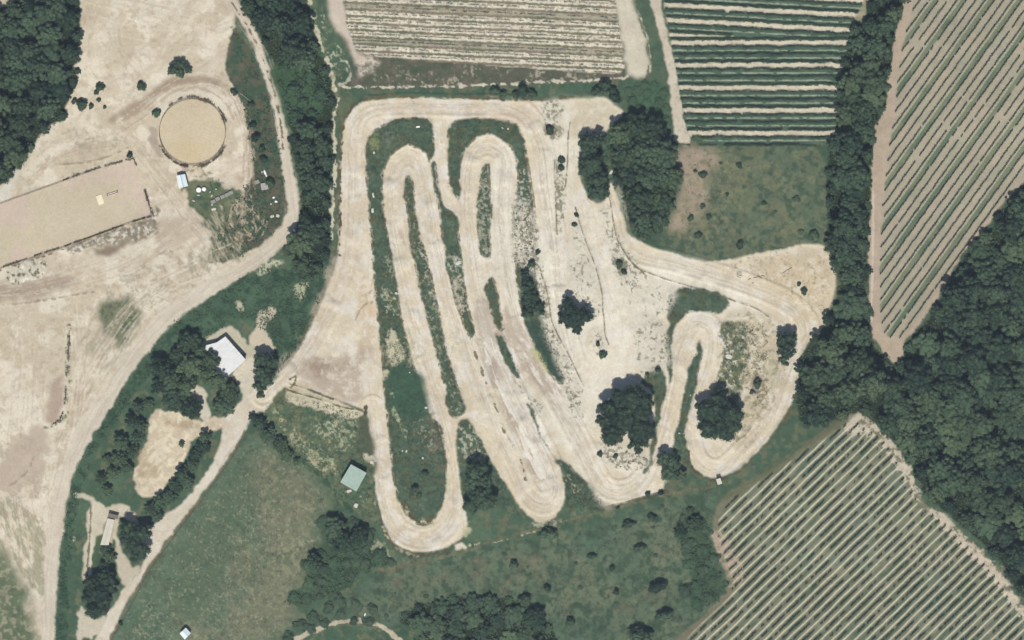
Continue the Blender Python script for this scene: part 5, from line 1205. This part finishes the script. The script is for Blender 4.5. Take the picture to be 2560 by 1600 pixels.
# two-pitched light blue roof by the round pen
def gable(name, c4, h, rise, label, cat, roofmat, wallmat, ridge_mat=None):
    o = np.mean(c4, 0); P = [np.array(p) for p in pts(o, c4)]      # P0-P1 north end, P2-P3 south end
    t = empty(name, W(o[0], o[1], ground_z(*o)))
    Pi = inset(P, .25); m0 = (np.array(Pi[0]) + np.array(Pi[1])) / 2; m1 = (np.array(Pi[2]) + np.array(Pi[3])) / 2
    mb = MB(); mb.prism([tuple(p) for p in Pi], -.4, h)
    b_ = len(mb.v); mb.v += [(*Pi[0], h), (*Pi[1], h), (m0[0], m0[1], h + rise), (*Pi[2], h), (*Pi[3], h), (m1[0], m1[1], h + rise)]
    mb.f += [(b_, b_ + 1, b_ + 2), (b_ + 3, b_ + 4, b_ + 5)]
    mb.build('wall', wallmat, t)
    n0 = (P[0] + P[1]) / 2; n1 = (P[2] + P[3]) / 2
    for (u, v) in ((P[0], P[3]), (P[1], P[2])):
        mb = MB(); th = .12
        mb.v = [(u[0], u[1], h - .02), (v[0], v[1], h - .02), (n1[0], n1[1], h + rise), (n0[0], n0[1], h + rise), (u[0], u[1], h + th), (v[0], v[1], h + th), (n1[0], n1[1], h + rise + th), (n0[0], n0[1], h + rise + th)]
        mb.f = [(0, 1, 2, 3), (4, 5, 6, 7), (0, 1, 5, 4), (1, 2, 6, 5), (2, 3, 7, 6), (3, 0, 4, 7)]
        mb.build('roof', roofmat, t)
    MB().bar((n0[0], n0[1], h + rise + .13), (n1[0], n1[1], h + rise + .13), .10, 6).build('ridge_cap', ridge_mat or M_DARK, t)
    dd = (P[2] - P[3]) / np.linalg.norm(P[2] - P[3]); md = (np.array(Pi[2]) + np.array(Pi[3])) / 2
    MB().box(md[0], md[1], 0, 2.0, 1.4, .08, math.atan2(dd[1], dd[0])).build('door', M_WOOD, t)
    return tag(t, label, cat)
tag([o for o in bpy.data.objects if o.name == 'hall'][0], 'white flat-roofed hall with a notched outline beside dark trees', 'building')
tag([o for o in bpy.data.objects if o.name == 'shed'][0], 'square shed with a pale green roof in the grass beside the first lane', 'shed')
M_SEAM = plain('seam_blue_grey', (.22, .3, .36), .6)
gable('stable', N("441.5,439.5 463.3,435.6 471.3,465.3 448.5,471.5"), 2.4, .5, 'small stable with a pale blue-white two-pitched roof under the round pen', 'stable', M_BLUEW, M_WALL, M_SEAM)
gable('hut', N("450,1583 465.5,1568 478,1582 463,1598"), 2.2, .6, 'small isolated hut with a pale roof at the bottom edge of the meadow', 'hut', M_BLUEW, M_WALL, M_BLUEW)
gable('long_shed', N("270,1295 288,1299 273,1362 252,1362"), 2.3, .25, 'long narrow shed with a cream roof next to the garden path', 'shed', M_CREAM, M_WALL, M_CREAM)
t = empty('end_block', W(284, 1290, ground_z(284, 1290)), -.25)  # dark brown strip across the shed's top end, built as a low block
MB().box(0, 0, -.3, 1.9, 3.2, 1.3).build('wall', M_WOOD, t); MB().box(0, 0, 1.903, 2.05, 3.8, 1.5).build('roof', M_BROWN, t)
tag(t, 'low dark brown block across the top end of the long shed', 'lean-to')
# small pale hut south of the eastern hairpin
t = empty('cabin', W(1797, 1203, ground_z(1797, 1203)), .3)
MB().box(0, 0, -.3, 2.0, 1.4, 1.9).build('wall', M_WALL, t); MB().box(0, 0, 2.003, 2.12, 1.7, 2.2).build('roof', M_STONE, t); MB().box(.3, -.96, 0, 1.8, .6, .06).build('door', M_WOOD, t)
tag(t, 'tiny pale cabin on the grass just outside the south-east hairpin', 'cabin')

# ------------------------------------------------------------------ riding yard furniture
def fence_line(name, ptsN, label, h=1.3, step=2.4, rails=(.45, .85, 1.22), mat=M_WOOD, pr=.06, closed=False, cat='fence', group=None):
    P = np.array(ptsN); o = P.mean(0)
    if closed: P = np.vstack([P, P[:1]])
    seg = np.linalg.norm(np.diff(P, axis=0), axis=1) * S; L = seg.sum(); n = max(1, int(round(L / step))); cs = np.concatenate([[0], np.cumsum(seg)])
    t = empty(name, W(o[0], o[1], 0)); Q = []
    for k in range(n + (0 if closed else 1)):
        s = L * k / n; i = min(np.searchsorted(cs, s, 'right') - 1, len(seg) - 1); f = (s - cs[i]) / seg[i]; q = P[i] * (1 - f) + P[i + 1] * f
        Q.append(((q[0] - o[0]) * S, (o[1] - q[1]) * S, ground_z(*q)))
    pm = MB().cyl(0, 0, [(pr, -.4), (pr, h), (pr * .6, h + .04)], 8)
    me = bpy.data.meshes.new('post'); me.from_pydata(pm.v, [], pm.f); me.materials.append(mat)
    for q in Q[:100]: link('post', me, t, q)
    R_ = Q + [Q[0]] if closed else Q
    for z in rails:
        mb = MB()
        for a, b in zip(R_[:-1], R_[1:]): mb.bar((a[0], a[1], a[2] + z), (b[0], b[1], b[2] + z), .045, 5)
        mb.build('rail', mat, t)
    return tag(t, label, cat, group)
fence_line('round_pen_fence', ringp(83, 40), 'wooden post and rail fence in a ring round the lunging pen', 1.6, 2.0, (.4, .8, 1.2, 1.55), closed=True)
fence_line('arena_fence', T(0, 1, "-60,440 0,418 120,372 240,330 370,283 480,243 700,165 900,95"), 'thin rail fence along the north side of the sandy riding arena', 1.2, 3.0)
fence_line('arena_fence', T(0, 1, "-60,1055 0,1030 400,900 900,720 1250,590 1430,540"), 'rail fence along the south side of the sandy riding arena', 1.2, 3.0)
fence_line('arena_fence', T(0, 1, "1365,290 1380,340 1400,400 1420,470 1430,535"), 'short rail fence closing the east end of the riding arena', 1.2, 2.5)
def hedge(name, line, label, w=.5, h=1.0, dens=26, gap=.25, seed=1, mat=None, size=.3, group=None, cat='hedge'):
    L_ = spline(np.array(line), 8); seg = np.linalg.norm(np.diff(L_, axis=0), axis=1); cs = np.concatenate([[0], np.cumsum(seg)])
    r = np.random.default_rng(seed); n = int(cs[-1] * S * dens); s = r.uniform(0, cs[-1], n)
    s = s[noise(s, s * 0 + seed * 5.0, 14, seed) > gap]
    i = np.clip(np.searchsorted(cs, s, 'right') - 1, 0, len(seg) - 1); f = ((s - cs[i]) / seg[i])[:, None]; Q = L_[i] * (1 - f) + L_[i + 1] * f
    wv = .5 + noise(s, s * 0, 22, seed + 2)
    Q = Q + r.normal(0, w * .35 / S, (len(Q), 2)) * wv[:, None]; o = L_.mean(0); wo_ = np.array(W(o[0], o[1], 0))
    j = np.clip(((Q[:, 1] - Y0) / ST).round().astype(int), 0, NY - 1); i2 = np.clip(((Q[:, 0] - X0) / ST).round().astype(int), 0, NX - 1)
    X = np.stack([(Q[:, 0] - 1280) * S, (800 - Q[:, 1]) * S, Z[j, i2] + h * wv * np.sqrt(r.uniform(.02, 1, len(Q)))], 1) - wo_
    V, Fq = cards(X, np.tile([0, 0, .8], (len(X), 1)) + r.normal(0, .4, (len(X), 3)), size, r)
    return tag(link(name, mesh_quads(name, V, Fq, mat or M_DRY), None, tuple(wo_)), label, cat, group)
hedge('brown_hedge', T(0, 1, "480,235 600,190 760,130 900,85 1050,40 1180,5 1260,-12"), 'long dry brown hedge along the upper side of the riding arena', .6, .7, 34, .25, 901)
hedge('brown_hedge', T(0, 1, "1262,-10 1275,20 1290,55"), 'short piece of brown hedge at the north-east corner of the arena', .5, .7, 34, .2, 902)
hedge('brown_hedge', T(0, 1, "30,1010 200,950 400,880 560,830"), 'dry hedge along the lower left side of the riding arena', .5, .6, 26, .3, 903)
hedge('brown_hedge', T(0, 1, "610,815 850,730 1100,640 1300,570 1420,535"), 'dry hedge along the lower right side of the arena, above the rubble bank', .5, .6, 26, .3, 904)
hedge('brown_hedge', T(0, 1, "1370,290 1390,370 1420,450 1440,500 1450,520"), 'sparse hedge at the lower east end of the arena', .5, .7, 34, .3, 905)
hedge('ring_hedge', [(RPC[0] + 88 * math.cos(a), RPC[1] + 89 * math.sin(a)) for a in np.linspace(-2.3, -.15, 14)], 'brown hedge curving over the top and right of the round pen', .5, .7, 34, .35, 906)
hedge('ring_hedge', [(RPC[0] + 87 * math.cos(a), RPC[1] + 87 * math.sin(a)) for a in np.linspace(.35, 1.35, 10)], 'green-brown hedge on the lower right of the round pen', .9, .7, 50, .3, 907)
hedge('ring_hedge', [(RPC[0] + 87 * math.cos(a), RPC[1] + 87 * math.sin(a)) for a in np.linspace(1.75, 2.65, 10)], 'thin brown hedge on the lower left of the round pen', .45, .7, 34, .3, 908)
hedge('field_hedge', T(0, 2, "655,150 645,250 640,400 625,550 620,700 600,850 560,950 490,985"), 'curving green hedge strip in the bare field left of the road', .8, .45, 22, .5, 909, M_WEED)
hedge('boundary_hedge', T(2, 0, "1500,1340 1600,1365 1700,1370 2000,1372 2400,1375 2900,1380"), 'thin dark hedge under the last row of the green striped vineyard', .5, .7, 30, .35, 910, M_LEAFB)
# show jump in the arena
t = empty('show_jump', W(281, 484, ground_z(281, 484)), math.radians(19))
for s in (-1, 1):
    st = MB().box(s * 2.0, .0, 0, 1.5, .1, .1).box(s * 2.0, 0, 0, .1, .12, 1.2).box(s * 2.0, .5, 0, .9, .08, .08).build('stand', M_WOOD, t)
for k, (y, z) in enumerate(((-.05, .95), (-.05, .55), (-.05, .25))): MB().bar((-1.95, y - .25, z), (1.95, y - .25, z), .075, 8).build('pole', M_PINK, t)
MB().box(0, .2, .02, .5, 3.4, .35).build('filler', M_PINK, t)
tag(t, 'show jump with pinkish poles between two stands in the riding arena', 'show jump')
t = empty('water_tray', W(250.5, 499.5, ground_z(250, 499)), math.radians(-70))
MB().box(0, 0, .02, .22, 3.4, 2.2).build('mat', M_YEL, t, bevel=.05)
MB().box(1.75, 0, .0, .28, .12, 2.3).box(-1.75, 0, 0, .28, .12, 2.3).build('edge', M_YEL, t)
tag(t, 'cream rectangular jump mat lying beside the show jump in the arena', 'jump mat')
# round white containers
for (px, py, r_, lb) in ((497, 474.8, .95, 'larger of two round white water tanks beside the stable'), (510.3, 473, .78, 'smaller of two round white water tanks beside the stable')):
    t = empty('water_tank', W(px, py, ground_z(px, py)))
    MB().cyl(0, 0, [(r_, -.1), (r_ * 1.01, .3), (r_, .9), (r_ * .85, 1.05), (r_ * .3, 1.12)], 28).build('tank_body', M_WPL, t)
    MB().cyl(0, 0, [(.2, 1.12), (.2, 1.2), (.16, 1.22)], 16).build('lid', M_WPL, t)
    tag(t, lb, 'water tank')
# gate and pallets between stable and pen
t = empty('pen_gate', W(461, 417, ground_z(461, 417)), -.15)
mb = MB()
for z in (.3, .65, 1.0, 1.35): mb.bar((-1.4, 0, z), (1.4, 0, z), .05, 6)
mb.build('bars', M_RUST, t); MB().bar((-1.45, 0, 0), (-1.45, 0, 1.5), .07).bar((1.45, 0, 0), (1.45, 0, 1.5), .07).build('frame', M_RUST, t); MB().box(0, .25, .1, 1.5, 2.8, .35).build('shelter', M_RUST, t)
tag(t, 'dark red gate closing the bottom of the round pen', 'gate')
pallet_bodies = {}
def pallet(px, py, ang, lb, n=6, lx=1.35, ly=1.05, group='pallet stacks below the round pen', name='pallet_stack', mat=None):
    t = empty(name, W(px, py, ground_z(px, py)), ang); m_ = mat or M_GWOOD
    key = (n, lx, ly)
    if key not in pallet_bodies:
        bd = MB(); sl = MB()
        for k in range(n):
            z = k * .15
            for q in (-.45, 0, .45): bd.box(0, q * ly, z + .005, z + .095, lx * .98, .09)
        for k in range(n):
            z = k * .15
            for q in np.linspace(-.46, .46, 6): sl.box(q * lx, 0, z + .10, z + .125, lx * .11, ly)
        pallet_bodies[key] = (bd, sl)
    bd, sl = pallet_bodies[key]
    bd.build('runners', m_, t); sl.build('boards', m_, t)
    return tag(t, lb, 'pallets', group)
pl = [(533, 504, 'leftmost pallet stack of the slanting line of five'), (544, 497, 'second pallet stack from the left in the slanting line of five'), (556.5, 491.8, 'middle pallet stack of the slanting line of five'), (567.5, 487, 'fourth pallet stack from the left in the slanting line of five'), (577.5, 481.5, 'rightmost pallet stack of the slanting line of five')]
for px, py, lb in pl: pallet(px, py, math.radians(24), lb, 6, 1.5, 1.2)
pallet(462, 424, -.1, 'low grey pallet pile between the stable and the red gate', 2, 1.8, 1.2, None)
pallet(643, 455, .35, 'single grey pallet pile left of the grey trailer', 4, 1.5, 1.3, None)
def junk(name, px, py, dims, ang, lb, mat, cat, group=None, n=1):
    """angular block with chipped corners: boulders, slabs, crates of rubble"""
    r = random.Random(int(px * 7 + py)); t = MB(); lx, ly, h = [v * .82 for v in dims]
    k = 9; b0 = []; 
    ring = lambda s, z: [(lx / 2 * s * math.cos(a) * (1 + r.uniform(-.12, .12)) * (1.25 if abs(math.cos(2 * a)) < .5 else 1), ly / 2 * s * math.sin(a) * (1 + r.uniform(-.12, .12)) * (1.25 if abs(math.cos(2 * a)) < .5 else 1), z) for a in [2 * math.pi * i / k for i in range(k)]]
    rs = [ring(1.0, -.15), ring(1.02, h * .55), ring(.82, h)]
    for q in rs: t.v += q
    for q in range(2):
        for i in range(k):
            j = (i + 1) % k; t.f.append((q * k + i, q * k + j, (q + 1) * k + j, (q + 1) * k + i))
    t.f.append(tuple(2 * k + i for i in range(k)))
    o = t.build(name, mat, None, W(px, py, ground_z(px, py))); o.rotation_euler = (0, 0, ang)
    return tag(o, lb, cat, group)
# flat grey trailer with slatted deck
t = empty('trailer', W(661.5, 466, ground_z(661, 466)), math.radians(10))
MB().box(0, 0, .55, .68, 2.6, 2.5).build('chassis', M_DARK, t)
for k in range(6): MB().box(-1.1 + .44 * k, 0, .684, .74, .36, 2.6).build('deck_board', M_GWOOD, t)
for s in (-1, 1):
    w_ = MB().cyl(0, 0, [(.3, -.1), (.32, 0), (.3, .1)], 16).build('wheel', M_DARK, t, (0, s * 1.38, .3)); w_.rotation_euler = (math.pi / 2, 0, 0)
MB().bar((1.3, 0, .6), (2.3, 0, .45), .05).build('drawbar', M_DARK, t)
tag(t, 'grey flatbed trailer with a slatted deck in the scrub by the road', 'trailer')
# upturned boat
mb = MB(); L = 2.7; secs = 9; n = 9
for i in range(secs):
    u = -1 + 2 * i / (secs - 1); w_ = .5 * math.sqrt(max(.02, 1 - max(0, u) ** 2.5)) if u > 0 else .5 * (1 - .1 * u * u); h_ = .5 * (1 - .2 * u * u)
    for k in range(n):
        a = math.pi * k / (n - 1); mb.v.append((u * L / 2, w_ * math.cos(a), h_ * math.sin(a)))
for i in range(secs - 1):
    for k in range(n - 1): mb.f.append((i * n + k, i * n + k + 1, (i + 1) * n + k + 1, (i + 1) * n + k))
mb.f.append(tuple(range(n))); mb.f.append(tuple((secs - 1) * n + k for k in range(n))[::-1])
o = mb.build('boat', M_WPL, None, W(663.7, 433.6, ground_z(664, 433))); o.rotation_euler = (0, 0, math.radians(-68))
tag(o, 'small upturned white boat in the scrub beside the road', 'boat')
# white pole by the road
o = MB().bar((-3.4, 0, .18), (3.4, 0, .18), .11, 8).build('pole', M_GWOOD, None, W(618, 247, ground_z(618, 247))); o.rotation_euler = (0, 0, math.radians(-38)); tag(o, 'long pale wooden pole lying in the scrub beside the yard road', 'pole')
for (px, py, d, a, lb, m_) in [
  (684, 494, (1.2, .9, .6), .4, 'upper white rubble block in the scrub near the road bend', M_WPL), (690, 504, (1.3, 1.0, .7), -.3, 'brightest white block below the upper rubble block', M_WPL), (677.5, 510, (.6, .5, .4), 0, 'tiny white stone left of the brightest block', M_WPL),
  (540, 473, (.6, .45, .5), 0, 'white tub on the grass above the pallet stacks', M_WPL), (529.8, 512, (.6, .55, .5), 0, 'white tub at the foot of the leftmost pallet stack', M_WPL), (525, 480, (.8, .5, .3), 1.2, 'grey slab between the water tanks and the pallets', M_STONE), (529, 490, (1.3, .6, .3), .9, 'long grey slab above the leftmost pallet stack', M_STONE),
  (496, 488, (1.6, .5, .4), -.2, 'grey trough below the larger water tank', M_STONE), (484, 502, (1.4, .5, .3), -.4, 'grey board lying at the edge of the yard grass', M_STONE), (534, 523, (2.0, 1.2, .3), .1, 'flat heap of pale boards below the pallet line', M_STONE),
  (680, 541, (1.8, 1.3, .4), .4, 'grey rubble heap in the scrub inside the road bend', M_STONE), (694, 539, (1.7, 1.4, .5), -.5, 'larger pale rubble heap right of the grey one', M_STONE), (655, 430, (.5, .9, .3), .1, 'narrow grey slab left of the upturned boat', M_STONE),
  (627, 392, (.5, 1.2, .3), .5, 'pale slab beside the track into the scrub', M_STONE),
  (1044.8, 317.3, (1.8, .9, .8), .05, 'bright white box on the first grass island near the top', M_WPL), (935, 381.5, (1.0, 1.1, .7), .2, 'white block on the left end of the top island', M_WST), (933, 488, (.9, 2.3, .5), .2, 'long pale boulder on the grass strip beside the outer straight', M_STONE), (931, 526, (1.2, 2.2, .4), .1, 'wide pale boulder below the long one on the grass strip', M_STONE),
  (990.5, 733, (1.3, 1.2, .6), -.4, 'pale square block at the edge of the first lane', M_STONE), (1146, 657, (2.6, 1.8, .5), .3, 'heap of white rubble on the third grass island', M_WST), (1024, 931, (.7, .6, .4), 0, 'small white stone high on the long southern island', M_WST), (1065, 1019, (1.3, 1.1, .5), 0, 'white stone beside the lane near the crossing link', M_WST),
  (1057, 1145, (.9, 1.1, .5), .5, 'white stone low on the southern island', M_WST), (1016, 1128, (.8, 1.2, .4), 0, 'paler of two stones side by side on the southern island', M_WST), (1006, 1127, (.6, .9, .3), .2, 'smaller left one of two stones on the southern island', M_STONE),
  (929, 1155, (1.6, 1.6, .6), .2, 'cream block on the bare patch beside the first lane', M_STONE), (890, 1263, (2.0, 2.2, .7), -.3, 'cream boulder on the grass south-east of the green shed', M_STONE), (873, 1227, (2.4, 1.3, .5), .2, 'cream rubble against the south corner of the green shed', M_STONE),
  (1822, 891, (3.0, 2.0, .5), -.45, 'pale flat slab on the weedy ground right of the eastern hairpin', M_STONE), (1838, 902, (2.0, .5, .3), .3, 'narrow pale board below the flat slab', M_STONE), (1698, 1083, (.9, .6, .4), 0, 'white stone at the foot of the hairpin grass strip', M_WST), (1726, 988, (.5, .6, .3), 0, 'tiny white stone on the hairpin grass strip', M_WST),
  (912.5, 1536, (.6, 1.5, .5), -.25, 'white upright slab in the grass above the southern path', M_WPL), (1528, 430, (1.2, 2.2, .5), -.6, 'white stone pile at the top of the narrow lane by the oak clump', M_WST), (1557, 490, (1.2, .6, .4), .3, 'white stone on the west edge of the oak clump', M_WST), (545, 992, (.5, .5, .3), 0, 'pale stone in the clearing by the hall trees', M_STONE),
  (1256, 320, (1.0, .5, .3), -.6, 'white stone on the island right of the link lane', M_WST), (2260, 951, (1.6, .6, .5), -.2, 'pale boulder glimpsed in a dark gap of the large wood', M_WPL), (1270, 322, (.8, .8, .3), 0, 'small pale stone near the top of the second island', M_STONE)]:
    junk('boulder' if 'stone' in lb or 'boulder' in lb else 'block', px, py, d, a, lb, m_, 'boulder' if 'stone' in lb or 'boulder' in lb else 'block')
# steel frame by the eastern straight
t = empty('start_gate', W(1848, 685, ground_z(1848, 685)), math.radians(-12))
MB().bar((-.8, .5, .9), (.8, .5, .9), .07).bar((-.8, -.5, .9), (.9, -.5, .9), .11).build('crossbar', M_DARK, t)
for x, y in ((-.8, .5), (.8, .5), (-.8, -.5), (.9, -.5)): MB().bar((x, y, -.1), (x, y, .92), .05).build('leg', M_DARK, t)
MB().bar((-.8, -.5, .5), (-.8, .5, .5), .04).bar((-.9, -1.0, .04), (.9, -1.3, .04), .06).build('brace', M_DARK, t)
tag(t, 'small dark steel frame standing beside the wide eastern straight', 'frame')
# logs in the east bay
for (px, py, L_, a, lb) in ((1874, 698, 1.3, .5, 'left log of the broken curve of logs by the steel frame'), (1888, 694, 1.5, .05, 'middle log of the broken curve of logs'), (1898, 693, 1.8, -.35, 'longest log at the right of the broken curve'), (1908, 690, 1.6, -.2, 'log lying just above the right end of the curve'), (1882, 708, .7, .3, 'short stump log below the curve of logs'), (1968, 676, 4.2, .55, 'long crooked branch on the yellow sand in the eastern corner')):
    o = MB().bar((-L_ / 2, 0, .12), (0, .08, .16), .14, 7).bar((0, .08, .16), (L_ / 2, 0, .12), .12, 7).build('log', M_WOOD, None, W(px, py, ground_z(px, py))); o.rotation_euler = (0, 0, a); tag(o, lb, 'log')
# small white barrier at the paddock corner, bar gate on the farm track
fence_line('barrier', N("716,973 714,990"), 'short pale barrier at the corner of the ridged plot', 1.0, 1.2, (.5, .95), M_GWOOD)
fence_line('boundary_fence', F("584,1018 550,1082 487,1172 427,1248 390,1300 353,1348 310,1433 266,1510"), 'thin wire boundary fence between the farm track and the meadow', 1.1, 4.0, (.6, 1.05), M_WOOD, .05)
fence_line('boundary_fence', N("1512,1270 1560,1258 1620,1240 1668,1228"), 'low rail fence under the southern bend of the circuit', 1.0, 3.0, (.5, .9), M_WOOD)

# ------------------------------------------------------------------ air between the camera and the land
mb = MB().prism([(-4600, -4600), (4600, -4600), (4600, 4600), (-4600, 4600)], -4.0, CAM_H + 60)
hm = bpy.data.materials.new('haze'); hm.use_nodes = True; nt = hm.node_tree; nt.nodes.clear()
pv = nt.nodes.new('ShaderNodeVolumePrincipled'); ou = nt.nodes.new('ShaderNodeOutputMaterial')
pv.inputs['Color'].default_value = (.62, .78, 1.0, 1); pv.inputs['Density'].default_value = 4.2e-5; pv.inputs['Anisotropy'].default_value = 0.0
nt.links.new(pv.outputs[0], ou.inputs['Volume'])
hz = mb.build('haze', hm); tag(hz, 'thin bluish summer haze between the camera and the fields', 'haze', kind='stuff')
